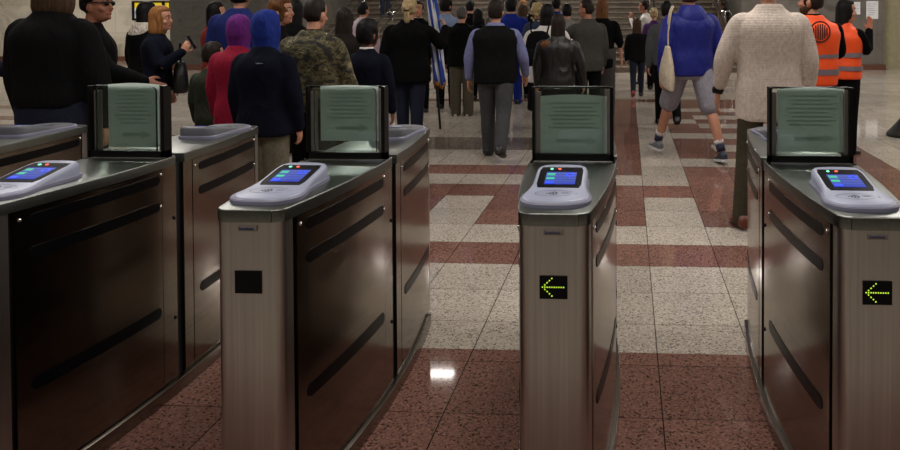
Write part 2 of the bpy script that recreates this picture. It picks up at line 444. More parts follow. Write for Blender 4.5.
# poster light box on the marble wall
pa = aty(132.5, 20.5, 23.3); pb = aty(171.5, 1.0, 23.3)
pr_ = empty('poster_case', ((pa.x + pb.x) / 2, 23.36, pa.z)); hw_, hh_ = (pb.x - pa.x) / 2, pb.z - pa.z
tag(pr_, 'yellow and white poster in a black case on the marble wall', 'poster')
bm = bmesh.new()
for a in ((-hw_, -hw_ + .07, 0, hh_), (hw_ - .07, hw_, 0, hh_), (-hw_, hw_, 0, .07), (-hw_, hw_, hh_ - .05, hh_), (.36, .44, 0, hh_)): box(bm, a[0], a[1], -.09, 0, a[2], a[3])
obj('case_frame', mesh_of(bm, M_BLACK), pr_)
bm = bmesh.new(); box(bm, -hw_ + .05, hw_ - .05, -.05, -.01, .05, hh_ - .03)
m, nt, b = nodes('poster_print'); t = nt.nodes.new('ShaderNodeTexCoord'); sp = N(nt, 'ShaderNodeSeparateXYZ'); nt.links.new(t.outputs['Generated'], sp.inputs[0])
c = ramp(nt, sp.outputs[2], [(0, srgb(190, 200, 205)), (.3, srgb(150, 165, 190)), (.45, srgb(215, 220, 215)), (.64, srgb(235, 205, 30))], 'CONSTANT')
nt.links.new(c, b.inputs['Base Color']); nt.links.new(c, b.inputs['Emission Color']); b.inputs['Emission Strength'].default_value = .25
obj('poster_sheet', mesh_of(bm, m), pr_)

# two paper notices on the grey stone wall
for (x0, y0, x1, y1, lab) in ((851.5, 2, 860.5, 14.5, 'small white paper taped to the grey wall, left of the larger sheet'), (866.5, 1, 878.5, 19, 'larger white paper with grey print taped to the grey wall above the raised hand')):
    a = aty(x0, y1, 19.87); b_ = aty(x1, y0, 19.87)
    bm = bmesh.new(); box(bm, a.x, b_.x, 19.885, 19.897, a.z, b_.z); w_ = b_.x - a.x; h_ = b_.z - a.z
    for k in range(6):
        z = b_.z - h_ * (.18 + .12 * k); box(bm, a.x + w_ * .15, b_.x - w_ * (.15 + .12 * (k % 3)), 19.883, 19.886, z, z + h_ * .03, 1)
    o = obj('wall_notice', mesh_of(bm, [M_WHITE, plain('grey_print', srgb(165, 165, 175))])); tag(o, lab, 'notice', 'paper notices on the grey wall')

# ------------------------------------------------------------------ ticket gates
YC = .78                                     # middle of the cabinet, measured from its front
LEN = 1.55
def hw(y): return .098 + .066 * max(0, 1 - ((y - YC) / .775) ** 2)
def half_width(y, off=0, r0=0, r1=0):
    w = hw(y) + off
    if r0 and y < r0: w -= r0 - math.sqrt(max(0, r0 * r0 - (r0 - y) ** 2))
    if r1 and y > LEN - r1: w -= r1 - math.sqrt(max(0, r1 * r1 - (y - LEN + r1) ** 2))
    return w
def ysamples(a, b, r0=0, r1=0, n=14):
    ys = [a + (b - a) * i / n for i in range(n + 1)]
    if r0 and a < r0: ys = [a + r0 * (1 - math.cos(PI / 2 * i / 6)) for i in range(7)] + [y for y in ys if y > a + r0 + .004]
    if r1 and b > LEN - r1: ys = [y for y in ys if y < b - r1 - .004] + [b - r1 + r1 * math.sin(PI / 2 * i / 6) for i in range(7)]
    return ys
def lens(a, b, off, z0, z1, mat, r0=0, r1=0, bev=0):
    ys = ysamples(a, b, r0, r1)
    right = [(half_width(y, off, r0, r1), y) for y in ys]; left = [(-x, y) for x, y in right[::-1]]
    out = right + left
    bm = bmesh.new()
    lo = [bm.verts.new((x, y, z0)) for x, y in out]; hi = [bm.verts.new((x, y, z1)) for x, y in out]
    bm.faces.new(lo[::-1]); top = bm.faces.new(hi); n = len(out)
    for i in range(n): bm.faces.new((lo[i], lo[(i + 1) % n], hi[(i + 1) % n], hi[i]))
    bm.normal_update()
    if bev: bmesh.ops.bevel(bm, geom=list(top.edges), offset=bev, segments=3, affect='EDGES', profile=.5)
    me = mesh_of(bm, mat)
    for p in me.polygons: p.use_smooth = abs(p.normal.z) < .5
    me.set_sharp_from_angle(angle=math.radians(35)) if hasattr(me, 'set_sharp_from_angle') else None
    return me
def side_strip(sx, a, b, z0, z1, off, th, mat, cap=False):
    """a sheet that follows the bowed side; cap rounds both ends into a capsule"""
    bm = bmesh.new(); n = 24; rows = []; R = (z1 - z0) / 2; zc = (z0 + z1) / 2
    ys = [a + (b - a) * i / n for i in range(n + 1)]
    if cap: ys = [a + R * (1 - math.cos(PI / 2 * i / 5)) for i in range(6)] + ys[2:-2] + [b - R + R * math.sin(PI / 2 * i / 5) for i in range(6)]
    for y in ys:
        h = R
        if cap:
            d = max(a + R - y, y - b + R, 0); h = max(math.sqrt(max(R * R - d * d, 0)), .0004)
        x0 = hw(y) + off; x1 = x0 + th
        rows.append([(sx * x0, y, zc - h), (sx * x1, y, zc - h), (sx * x1, y, zc + h), (sx * x0, y, zc + h)])
    loft(bm, rows)
    me = mesh_of(bm, mat); return me

def dots_arrow():
    pts = [(i, 0) for i in range(0, 10)] + [(k, k) for k in range(1, 5)] + [(k, -k) for k in range(1, 5)]
    return pts
def reader(parent, x, y, z, flip, lit):
    """card reader: wedge body on a rounded base plate"""
    def outline(grow, f=0.0):
        pts = [(.0, -.0), (.045, .004), (.078, .022), (.098, .055), (.101, .09), (.096, .125), (.088, .165), (.084, .21), (.083, .30), (.074, .335), (.05, .35), (0, .355)]
        P = cr(pts, 3); P = [(px + grow * (1 if px > .03 else px / .03), py + grow * (py - .17) / .17) for px, py in P]
        return P + [(-a, b) for a, b in P[-2:0:-1]]
    def height(yy):  # top surface of the wedge
        t = max(0, min(1, (yy - .10) / .25)); return .019 + .036 * (t * t * (3 - 2 * t) * .55 + t * .45)
    def solid(o, z0, zf, inset_levels):
        bm = bmesh.new(); rows = []
        for (g, zz) in inset_levels:
            rows.append([(px * (1 - g / .1), .17 + (py - .17) * (1 - g / .17), z0 if zz is None else zz(py)) for px, py in o])
        loft(bm, rows); return bm
    base = empty('x'); bpy.data.objects.remove(base)
    o1 = outline(0)
    body = solid(o1, .008, None, [(0, None), (-.001, lambda q: height(q) - .012), (.004, lambda q: height(q) - .003), (.010, lambda q: height(q))])
    me = mesh_of(body, M_READER_SHADED if flip else M_READER)
    bm2 = bmesh.new(); bm2.from_mesh(me)
    # replace the big cap by a grid-like fan following the slope
    big = [f for f in bm2.faces if len(f.verts) > 8 and f.calc_center_median().z > .02]
    bmesh.ops.triangulate(bm2, faces=big)
    bm2.to_mesh(me); bm2.free()
    for p in me.polygons: p.use_smooth = True
    me.set_sharp_from_angle(angle=math.radians(40))
    rb = obj('card_reader', me, parent, (x, y, z)); rb.rotation_euler = (0, 0, PI if flip else 0)
    bm = bmesh.new(); o2 = outline(.006)
    loft(bm, [[(px, py, 0) for px, py in o2], [(px, py, .010) for px, py in o2], [(px * .97, .17 + (py - .17) * .98, .014) for px, py in o2]])
    me = mesh_of(bm, M_READBASE); obj('base_plate', me, rb)
    def slab(nm, xa, xb, ya, yb, lift, mat, r=.006, n=6):
        bm = bmesh.new(); th = .002; rows = []
        for i in range(n + 1):
            yy = ya + (yb - ya) * i / n; hz = height(yy) + lift
            ins = r if i in (0, n) else 0
            rows.append([(xa + ins, yy, hz - th - .004), (xb - ins, yy, hz - th - .004), (xb - ins, yy, hz), (xa + ins, yy, hz)])
        loft(bm, rows); return obj(nm, mesh_of(bm, mat), rb)
    bz = slab('screen_bezel', -.070, .070, .150, .312, .0015, M_BEZEL)
    slab('screen', -.047, .05, .172, .268, .0022, M_SCREEN, 0)
    for k in range(3): slab('screen_icon', -.044, -.018, .178 + k * .031, .194 + k * .031, .0027, [M_SCRBLUE, M_SCRGREEN, M_SCRGREEN][k], 0, 2)
    # ring icon
    bm = bmesh.new()
    for i in range(16):
        a0, a1 = 2 * PI * i / 16, 2 * PI * (i + 1) / 16
        q = []
        for aa, rr_ in ((a0, .008), (a1, .008), (a1, .014), (a0, .014)):
            yy = .245 + rr_ * math.sin(aa) * 1.1; q.append(bm.verts.new((.03 + rr_ * math.cos(aa), yy, height(yy) + .003)))
        bm.faces.new(q)
    obj('screen_ring', mesh_of(bm, M_SCRBLUE), rb)
    for xx, mt, nm in () if flip else ((-.034, M_GREENLAMP, 'green_indicator_light'), (-.008, M_REDLAMP, 'red_indicator_light')):
        bm = bmesh.new(); ball(bm, (xx, .295, height(.295) + .0015), (.0055, .0065, .003)); obj(nm, mesh_of(bm, mt, True), rb)
    # contactless symbol: oval outline, waves and a hand with a card
    bm = bmesh.new()
    def arc(cx, cy, rx, ry, a0, a1, w, n=20):
        pr = []
        for i in range(n + 1):
            a = a0 + (a1 - a0) * i / n; rowp = []
            for s in (-1, 1):
                px, py = cx + (rx + s * w / 2) * math.cos(a), cy + (ry + s * w / 2) * math.sin(a)
                rowp.append(bm.verts.new((px, py, height(py) + .0012)))
            pr.append(rowp)
        for a_, b_ in zip(pr, pr[1:]): bm.faces.new((a_[0], b_[0], b_[1], a_[1]))
    for k in range(4): arc(-.034, .094, .007 + .0095 * k, .006 + .0058 * k, -.8, .8, .0048, 10)
    obj('contactless_mark', mesh_of(bm, M_MARK), rb)
    bm = bmesh.new(); arc(-.004, .094, .060, .030, .55, 2 * PI - .7, .0028, 40)
    arc(.026, .1, .010, .006, 0, 2 * PI, .003); arc(.03, .09, .014, .009, .2, 2.4, .003); arc(.043, .094, .018, .012, -.9, .6, .003)
    obj('contactless_outline', mesh_of(bm, M_MARK2), rb)
    return rb

def gate(gx, label, led, notice):
    g = empty('ticket_gate', (gx, 2.0, 0)); tag(g, label, 'ticket gate', 'ticket gates in a row across the hall')
    H = .945; LT = .036; ZB = H - LT
    obj('plinth', lens(.02, LEN - .12, .014, 0, .052, M_PLINTH, .03, 0, .003), g)
    obj('core', lens(.03, LEN - .03, -.016, .05, ZB, M_GAP), g)
    obj('front_cover', lens(0, .058, -.003, .05, ZB, M_FRONT, .026), g)
    obj('rear_cover', lens(LEN - .058, LEN, -.003, .05, ZB, M_FRONT, 0, .026), g)
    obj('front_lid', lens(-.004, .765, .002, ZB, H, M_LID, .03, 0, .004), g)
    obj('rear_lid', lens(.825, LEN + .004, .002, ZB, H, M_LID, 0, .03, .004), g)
    for sx in (-1, 1):
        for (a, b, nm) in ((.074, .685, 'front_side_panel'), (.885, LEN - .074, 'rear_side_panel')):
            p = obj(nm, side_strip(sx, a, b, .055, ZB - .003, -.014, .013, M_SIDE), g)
            s0, s1 = a + .045, b - .012
            for (za, zb) in ((.852, .888), (.748, .786), (.335, .378)):
                obj('sensor_window', side_strip(sx, s0, s1, za, zb, -.003, .004, M_WINDOW, True), p)
            for yy, zz in ((a + .017, ZB - .03), (b - .005, ZB - .02), (b - .008, .765)):
                bm = bmesh.new(); ball(bm, (sx * (hw(yy) + .0005), yy, zz), (.004, .006, .006)); obj('bolt', mesh_of(bm, M_CHROME, True), p)
        for (a, b) in ((.689, .772), (.822, .881)):
            q = obj('door_jamb', side_strip(sx, a, b, .055, ZB + (.036 if b < .8 else 0), -.014, .012, M_SIDE), g)
        for zz in (.70, .30):
            bm = bmesh.new(); ball(bm, (sx * hw(.76), .758, zz), (.003, .006, .008)); obj('lock', mesh_of(bm, M_BLACK, True), g)
    # name plate and arrow display on the front
    pl = obj('name_plate', boxmesh(-.028, .028, -.0045, .0, .884, .9, M_ALU, .001), g); pl['label'] = 'small steel plate with dark blue lettering'
    bm = bmesh.new(); xx = -.023
    for k, wd in enumerate((.006, .004, .005, .004, .005, .004, .004, .005)):
        z1_ = .897 if k in (0, 4) else .894
        box(bm, xx, xx + wd * .35, -.0055, -.0044, .888, z1_); box(bm, xx, xx + wd * .85, -.0055, -.0044, .888, .8895); box(bm, xx + wd * .6, xx + wd * .85, -.0055, -.0044, .888, .893)
        xx += wd + .0008
    obj('plate_lettering', mesh_of(bm, M_BLUEINK), pl)
    d = obj('arrow_display', boxmesh(-.0395, .0395, -.003, 0, .704, .769, M_BEZEL), g)
    if led:
        bm = bmesh.new()
        for i, j in dots_arrow():
            cx, cz = -.031 + i * .0066, .7375 + j * .0062
            bmesh.ops.create_icosphere(bm, subdivisions=1, radius=1, matrix=Matrix.Translation((cx, -.0035, cz)) @ Matrix.Diagonal((.0025, .0015, .0025, 1)))
        a = obj('led_arrow', mesh_of(bm, M_LED, True), d); a['label'] = 'lit green dotted arrow pointing left'
    # glass screen in its black frame
    y0, y1 = .715, .762; fw = .155; zt = 1.228
    bm = bmesh.new()
    box(bm, -fw, -fw + .01, y0, y1, H, zt); box(bm, fw - .014, fw, y0, y1, H, zt); box(bm, -fw, fw, y0, y1, H, H + .028); box(bm, -fw, fw, y1 - .02, y1, zt - .006, zt)
    f = obj('screen_frame', mesh_of(bm, M_BLACK), g)
    bm = bmesh.new(); box(bm, -fw + .01, -fw + .03, y0 + .022, y1 - .006, H + .028, zt - .02)
    obj('guide_rail', mesh_of(bm, M_ALU), f)
    bm = bmesh.new(); box(bm, fw - .034, fw - .014, y0 + .022, y1 - .006, H + .028, zt - .012); obj('guide_rail', mesh_of(bm, M_ALU), f)
    obj('sill_strip', boxmesh(-fw - .004, fw + .004, y0 - .006, y0, H - .001, H + .004, M_CHROME), f)
    def pane(xa, xb, yy, zb, r):
        pts = [(xa, H + .02), (xb, H + .02)] + [(xb - r + r * math.cos(PI / 2 * i / 6), zb - r + r * math.sin(PI / 2 * i / 6)) for i in range(7)] + [(xa + r - r * math.sin(PI / 2 * i / 6), zb - r + r * math.cos(PI / 2 * i / 6)) for i in range(7)]
        bm = bmesh.new(); A = [bm.verts.new((x, yy, z)) for x, z in pts]; B = [bm.verts.new((x, yy + .011, z)) for x, z in pts]
        bm.faces.new(A); bm.faces.new(B[::-1]); n = len(pts)
        for i in range(n): bm.faces.new((A[i], A[(i + 1) % n], B[(i + 1) % n], B[i])).material_index = 1
        return obj('glass_pane', mesh_of(bm, [M_GLASS, M_GLASSEDGE]), f)
    pane(-fw + .03, fw - .036, y0 + .004, zt - .004, .02); pane(-fw + .014, fw - .02, y1 - .018, zt - .004, .014)
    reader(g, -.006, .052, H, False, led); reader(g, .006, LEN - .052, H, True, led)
    # paper notice taped to the inner pane
    xa, xb, zb_, zt_, lab = notice
    bm = bmesh.new(); n = 14; rows = []
    yy = 2.0 + y1 - .024
    for i in range(n + 1):
        t = i / n; x = gx + xa + (xb - xa) * t
        w = .003 * math.sin(t * 5); ztop = zt_ + .006 * math.sin(t * PI)
        rows.append([(x, yy + w - .003, zb_), (x, yy + w - .0022, zb_), (x, yy + w * .5 - .0022, ztop), (x, yy + w * .5 - .003, ztop)])
    loft(bm, rows)
    for k in range(9):
        z = zt_ - .03 - k * .0155
        if z < zb_ + .085: break
        box(bm, gx + xa + .03 + .01 * (k % 3), gx + xb - .03 - .014 * ((k * 2) % 3), yy - .0072, yy - .0068, z, z + .006, 1)
    za = zb_ + .05
    box(bm, gx + xa + .06, gx + xb - .075, yy - .0072, yy - .0068, za - .007, za + .007, 1)
    v = [bm.verts.new((gx + xb - .075, yy - .007, za + dz)) for dz in (-.018, .018)] + [bm.verts.new((gx + xb - .035, yy - .007, za))]
    bm.faces.new(v).material_index = 1
    o = obj('paper_notice', mesh_of(bm, [M_PAPER, M_PAPERINK])); tag(o, lab, 'notice', 'paper notices on the gate glass')
    return g
gate(-2.865, 'leftmost ticket gate, cut off by the left edge, only its rear top in view', False, (-.12, .12, .99, 1.21, 'pale paper on the glass of the gate cut off at the left edge'))
gate(-1.967, 'ticket gate behind the two men in black, with its long dark side panel facing right', False, (-.085, .125, .985, 1.232, 'pale paper on the glass below the two men in black'))
gate(-1.09, 'ticket gate with a blank black display, left of the central gate', False, (-.105, .125, 1.015, 1.226, 'pale paper with faint arrow on the glass in front of the camouflage jacket'))
gate(-.21, 'central ticket gate with lit green arrow, seen end on', True, (-.125, .130, .972, 1.192, 'pale printed paper on the glass of the central gate'))
gate(.682, 'rightmost ticket gate with lit green arrow and its side panel facing left', True, (-.12, .125, .985, 1.222, 'pale paper with faint arrow on the glass below the cream sweater'))

# ------------------------------------------------------------------ people
SK = {'fair': skin('skin_fair', srgb(186, 134, 108)), 'mid': skin('skin_mid', srgb(158, 106, 82)), 'dark': skin('skin_dark', srgb(112, 70, 50))}
M_EYE = plain('eye_dark', (.02, .015, .012), .2); M_EYEW = plain('eye_white', srgb(225, 220, 215), .3); M_LIP = plain('lips', srgb(150, 80, 72), .5)
HAIRC = {'black': (.006, .005, .005), 'dark': (.018, .012, .009), 'brown': (.06, .033, .018), 'auburn': (.13, .055, .02), 'ginger': (.26, .11, .035), 'blond': (.42, .31, .16), 'grey': (.085, .075, .07)}
def hmat(c): return hairmat('hair_' + c, HAIRC[c])
def rot_to(axis_from, d): return axis_from.rotation_difference(d).to_matrix().to_4x4()

class Person:
    def __init__(s, x, y, rz, h, label, female=False, wf=1.0, headk=1.0, lean=0.0, legs=((.0, .0, 0), (.0, .0, 0)), arms=(None, None), hyaw=0.0, hpitch=0.0, skin='fair', vox=.011, spread=0.0):
        s.u = h / 1.75; s.wf = wf * (.92 if female else 1.0); s.female = female; s.lean = lean; s.vox = vox; s.hk = headk
        s.root = empty('person', (x, y, 0), rz); tag(s.root, label, 'person', 'people walking through the station hall')
        s.skin = SK[skin]; s.legs = legs
        u = s.u; s.J = {}
        hipz = .92
        low = 9
        for i, sx in enumerate((-1, 1)):
            a, b, fp = legs[i]
            hp = Vector((sx * .088 * min(s.wf, 1.15), 0, hipz))
            kn = hp + .425 * Vector((sx * spread, math.sin(a), -math.cos(a)))
            an = kn + .41 * Vector((sx * spread, math.sin(a - b), -math.cos(a - b)))
            s.J[i] = [hp, kn, an]
            toe = an.z - .085 * math.cos(fp) - max(0, math.sin(fp)) * .16; heel = an.z - .085 - max(0, -math.sin(fp)) * .06
            low = min(low, toe, heel)
        s.dz = -low
        def shift(p): return Vector((p.x, p.y + s.lean * (p.z - .95), p.z + s.dz))
        s.sh = shift
        for i in (0, 1): s.J[i] = [Vector((p.x, p.y, p.z + s.dz)) for p in s.J[i]]
        s.A = {}
        for i, sx in enumerate((-1, 1)):
            p = arms[i] or {}
            shd = shift(Vector((sx * .182 * s.wf, -.01, 1.385)))
            if 'elbow' in p:
                e = shd + Vector(p['elbow']); w = e + Vector(p['wrist'])
            else:
                sw, ab, bend = p.get('swing', .04), p.get('out', .16), p.get('bend', .18)
                e = shd + .285 * Vector((sx * math.sin(ab), math.sin(sw) * math.cos(ab), -math.cos(sw) * math.cos(ab)))
                w = e + .255 * Vector((sx * math.sin(ab * .3), math.sin(sw + bend), -math.cos(sw + bend)))
            s.A[i] = [shd, e, w]
            s.A[(i, 'hd')] = Vector(p['hand']).normalized() if 'hand' in p else (w - e).normalized()
            s.A[(i, 'th')] = Vector(p['thumb']).normalized() if 'thumb' in p else Vector((0, 1, .0))
            s.A[(i, 'curl')] = p.get('curl', .45)
        hc = shift(Vector((0, .025, 1.475)))
        s.MH = Matrix.Translation(hc) @ Matrix.Rotation(hyaw, 4, 'Z') @ Matrix.Rotation(hpitch, 4, 'X') @ Matrix.Translation((0, .012, .140 * headk)) @ Matrix.Scale(headk, 4)
        s.U = Matrix.Scale(u, 4)
    def fin(s, bm, name, mat, vox=None, smooth=4, parent=None):
        bmesh.ops.transform(bm, matrix=s.U, verts=bm.verts)
        me = remesh(bm, vox or s.vox, mat, smooth); return obj(name, me, parent or s.root)
    def raw(s, bm, name, mat, parent=None, sm=True):
        bmesh.ops.transform(bm, matrix=s.U, verts=bm.verts)
        return obj(name, mesh_of(bm, mat, sm), parent or s.root)
    def torso(s, bm, spec, e=2.3):
        w = s.wf
        rings(bm, [(0, cy + s.lean * (z - .95), z + s.dz, rx * w, ry) for cy, z, rx, ry in spec], 28, 3, e)
    def hand(s, bm, i):
        w = s.A[i][2]; d = s.A[(i, 'hd')]; th = s.A[(i, 'th')]
        th = (th - d * th.dot(d)).normalized(); nrm = d.cross(th).normalized()
        sx = -1 if i == 0 else 1
        pal = nrm * (1 if (nrm.x * -sx) > 0 else -1)             # palm side, towards the body
        tube(bm, [w - d * .03, w + d * .01, w + d * .05, w + d * .088], [(.026, .021), (.029, .019), (.040, .017), (.040, .014)], 12, 2, th)
        c = s.A[(i, 'curl')]
        for k, (off, ln) in enumerate(((.030, .072), (.010, .082), (-.011, .076), (-.031, .058))):
            p0 = w + d * .075 + th * off
            a1 = c * .5; a2 = c * 1.5; a3 = c * 2.4
            f = lambda a: (d * math.cos(a) + pal * math.sin(a))
            sp = th * off * .1
            p1 = p0 + f(a1) * (.015 + ln * .42) + sp; p2 = p1 + f(a2) * ln * .33; p3 = p2 + f(a3) * ln * .25
            tube(bm, [p0, p1, p2, p3], [.0100, .0095, .0088, .0075], 8, 2)
        t0 = w + d * .022 + th * .024
        t1 = t0 + (d * .62 + th * .72 + pal * .25).normalized() * .038; t2 = t1 + (d * .85 + th * .3 + pal * .3).normalized() * .030; t3 = t2 + (d * .95 + pal * .3).normalized() * .022
        tube(bm, [t0, t1, t2, t3], [.0135, .0115, .0105, .0085], 8, 2)
    def body(s, head=True):
        bm = bmesh.new()
        s.torso(bm, [(0, .90, .125, .085), (0, 1.0, .135, .09), (0, 1.1, .125, .085), (.0, 1.28, .145, .095), (-.005, 1.38, .14, .08), (-.005, 1.44, .09, .06), (0, 1.47, .06, .055)])
        n0 = s.sh(Vector((0, -.005, 1.42))); hb = s.MH @ Vector((0, -.012, -.06))
        tube(bm, [n0, n0.lerp(hb, .5), hb], [.062, .052, .054], 14, 3)
        for i in (0, 1):
            hp, kn, an = s.J[i]
            tube(bm, [hp + Vector((0, 0, .02)), hp.lerp(kn, .45), kn, kn.lerp(an, .3) + Vector((0, -.012, 0)), an], [.078, .07, .052, .052, .034], 12, 4)
            tube(bm, [an + Vector((0, 0, .0)), an + Vector((0, .015, -.05)), an + Vector((0, .1, -.062))], [.034, .035, .026], 10, 2)
            a, e, w = s.A[i]
            tube(bm, [a + Vector((-.03 * (1 if i else -1), 0, -.035)), a.lerp(e, .3), e, e.lerp(w, .3), w], [.038, .041, .033, .034, .024], 12, 4)
            s.hand(bm, i)
        M = s.MH
        rings(bm, [(0, .035, -.122, .02, .018), (0, .036, -.112, .036, .034), (0, .028, -.09, .05, .058), (0, .018, -.055, .061, .075), (0, .010, -.015, .068, .086), (0, .004, .03, .074, .094), (0, 0, .065, .074, .096), (0, -.004, .095, .062, .082), (0, -.006, .115, .04, .055), (0, -.006, .125, .012, .018)], 24, 3, 2.1, M)
        tube(bm, [M @ Vector((0, .088, .022)), M @ Vector((0, .102, -.004)), M @ Vector((0, .112, -.026)), M @ Vector((0, .095, -.036))], [.009, .011, .0145, .012], 8, 2)
        tube(bm, [M @ Vector((-.045, .078, .034)), M @ Vector((0, .094, .034)), M @ Vector((.045, .078, .034))], [.01, .011, .01], 8, 2)
        ball(bm, (0, .088, -.092), (.022, .016, .018), M); ball(bm, (0, .090, -.062), (.024, .011, .012), M)
        for sx in (-1, 1):
            ball(bm, (sx * .045, .07, -.03), (.024, .02, .022), M)
            ball(bm, (sx * .078, -.008, -.008), (.011, .021, .032), M @ Matrix.Rotation(sx * .25, 4, 'Y'))
        b = s.fin(bm, 'body', s.skin, None, 3); return b
    def face(s, lips=True):
        M = s.MH
        for sx in (-1, 1):
            bm = bmesh.new(); ball(bm, (sx * .031, .0825, .014), (.0125, .008, .0075), M); o = s.raw(bm, 'eye', M_EYEW)
            bm = bmesh.new(); ball(bm, (sx * .031, .0895, .014), (.0058, .003, .0060), M); s.raw(bm, 'iris', M_EYE, o)
        if lips:
            bm = bmesh.new(); tube(bm, [M @ Vector((-.022, .092, -.063)), M @ Vector((0, .1005, -.061)), M @ Vector((.022, .092, -.063))], [(.004, .005), (.006, .008), (.004, .005)], 8, 3); s.raw(bm, 'lips', M_LIP)
    def brows(s, mat):
        M = s.MH
        for sx in (-1, 1):
            bm = bmesh.new(); tube(bm, [M @ Vector((sx * .016, .1, .036)), M @ Vector((sx * .034, .092, .041)), M @ Vector((sx * .05, .078, .036))], [.004, .0045, .003], 6, 2); s.raw(bm, 'eyebrow', mat)
    # --- hair
    def cap(s, bm, t=.012, front=.30, nape=-.62, ears=True, faceopen=True, bump=0):
        b2 = bmesh.new(); bmesh.ops.create_icosphere(b2, subdivisions=4, radius=1); pw = 2.3
        R = Vector((.076 + t, .098 + t, .122 + t)); cc = Vector((0, -.003, .012))
        def sm(a, b, x): x = max(0, min(1, (x - a) / (b - a))); return x * x * (3 - 2 * x)
        for v in b2.verts:
            d = v.co.normalized(); k = 1.0
            if faceopen: k = min(k, 1 - sm(front - .12, front + .12, d.y - max(0, d.z - .52) * 1.5) * (1 - sm(.48, .66, d.z)))
            k = min(k, sm(nape - .12, nape + .12, d.z))
            if ears: k = min(k, 1 - sm(.62, .82, abs(d.x)) * (1 - sm(.0, .25, d.z)) * (1 if d.y > -.35 else .0))
            r = (.80 + .20 * k) / (abs(d.x) ** pw + abs(d.y) ** pw + abs(d.z) ** pw) ** (1 / pw)
            if bump: r += bump * noise.noise(d * 6.0) * k
            v.co = s.MH @ (cc + Vector((d.x * R.x, d.y * R.y, d.z * R.z)) * r)
        me = bpy.data.meshes.new('t'); b2.to_mesh(me); b2.free(); bm.from_mesh(me); bpy.data.meshes.remove(me)
    def hair(s, kind, col):
        m = hmat(col); M = s.MH; bm = bmesh.new(); vox = .009
        if kind == 'short': s.cap(bm, .015)
        elif kind == 'crop': s.cap(bm, .009, .28, -.42)
        elif kind == 'full': s.cap(bm, .022, .35, -.75, True, True, .05)
        elif kind in ('long', 'verylong', 'bob'):
            s.cap(bm, .017, .36, -.75, False, True, .02)
            L = {'bob': -.15, 'long': -.28, 'verylong': -.42}[kind]
            rows = [(0, -.03, .08, .075, .08), (0, -.035, 0, .088, .082), (0, -.045, -.09, .094, .072), (0, -.06, L * .6 - .04, .098, .055), (0, -.078, L, .085, .04), (0, -.08, L - .03, .05, .022)]
            if kind == 'bob': rows = [(0, -.02, .08, .075, .085), (0, -.025, 0, .091, .088), (0, -.03, -.08, .099, .085), (0, -.034, -.13, .098, .08), (0, -.036, -.165, .085, .065)]
            rings(bm, rows, 22, 3, 2.2, M)
        elif kind == 'curly':
            s.cap(bm, .02, .36, -.6, False, True, .1)
            rnd = random.Random(3)
            for k in range(70):
                a = rnd.uniform(0, 2 * PI); z = rnd.uniform(-.17, .13); r = .085 + .012 * math.cos(z * 8)
                y = math.sin(a) * (r + .015) - .02
                if y > .045 and z < .08: continue
                ball(bm, (math.cos(a) * r * (1.05 if z < .06 else .7), y * (1 if z < .06 else .7), z), rnd.uniform(.018, .03), M, 1)
        elif kind in ('ponytail', 'bun'):
            s.cap(bm, .014, .34, -.45, True, True, .03)
            if kind == 'bun': ball(bm, (0, -.105, .06), (.05, .045, .048), M)
            else:
                for k, (dx, rr_) in enumerate(((-.03, .04), (.03, .042), (0, .035))): ball(bm, (dx, -.105, .035 - .03 * (k == 2)), (rr_, .035, rr_ * .95), M)
                rings(bm, [(0, -.12, .03, .02, .02), (.004, -.125, -.02, .024, .02), (0, -.125, -.055, .036, .026), (.005, -.12, -.11, .042, .028), (0, -.115, -.15, .032, .022), (0, -.112, -.175, .012, .01)], 14, 3, 2, M)
        o = s.fin(bm, 'hair', m, vox, 2); return o
    def tie(s, mat):
        bm = bmesh.new(); tube(bm, [s.MH @ Vector((-.028, -.137, -.012)), s.MH @ Vector((0, -.146, -.014)), s.MH @ Vector((.028, -.137, -.012))], [.009, .010, .009], 8, 2); return s.raw(bm, 'hair_tie', mat)
    def hijab(s, mat, name='headscarf'):
        bm = bmesh.new(); M = s.MH
        s.cap(bm, .028, .44, -.95, False, True, .03)
        rings(bm, [(0, -.01, .06, .095, .105), (0, -.012, -.02, .102, .108), (0, -.01, -.09, .096, .1), (0, -.012, -.14, .088, .092), (0, -.02, -.185, .115, .105), (0, -.03, -.23, .15, .115), (0, -.035, -.25, .14, .10)], 26, 3, 2.1, M)
        return s.fin(bm, name, mat, .010, 4)
    # --- clothes
    def top(s, mat, name='jacket', hem=.86, loose=.02, flare=0.0, sleeve=1.0, collar=0, hood=None, vest=False, arm_loose=None, neck=1.475):
        bm = bmesh.new(); l = loose; al = loose * .5 if arm_loose is None else arm_loose
        f = s.female
        spec = [(0, hem - .005, .145 + l + flare, .105 + l + flare * .7), (0, hem + .02, .15 + l + flare, .108 + l + flare * .7)]
        if hem < .82: spec.append((0, .9, .16 + l + flare * .5, .118 + l))
        if hem < .98: spec.append((0, 1.0, .158 + l * (.8 if f else 1), .108 + l))
        spec += [(0, 1.1, (.142 if f else .155) + l, .102 + l), (0, 1.22, .162 + l, .116 + l), (-.005, 1.32, .172 + l, .116 + l), (-.01, 1.385, .155 + l * .6, .1 + l * .7), (-.008, 1.425, .116 + l * .5, .082 + l * .4), (-.006, 1.455, .086 + l * .35, .07 + l * .3), (-.004, neck + .015, .068 + l * .2, .062 + l * .2)]
        s.torso(bm, spec, 2.4)
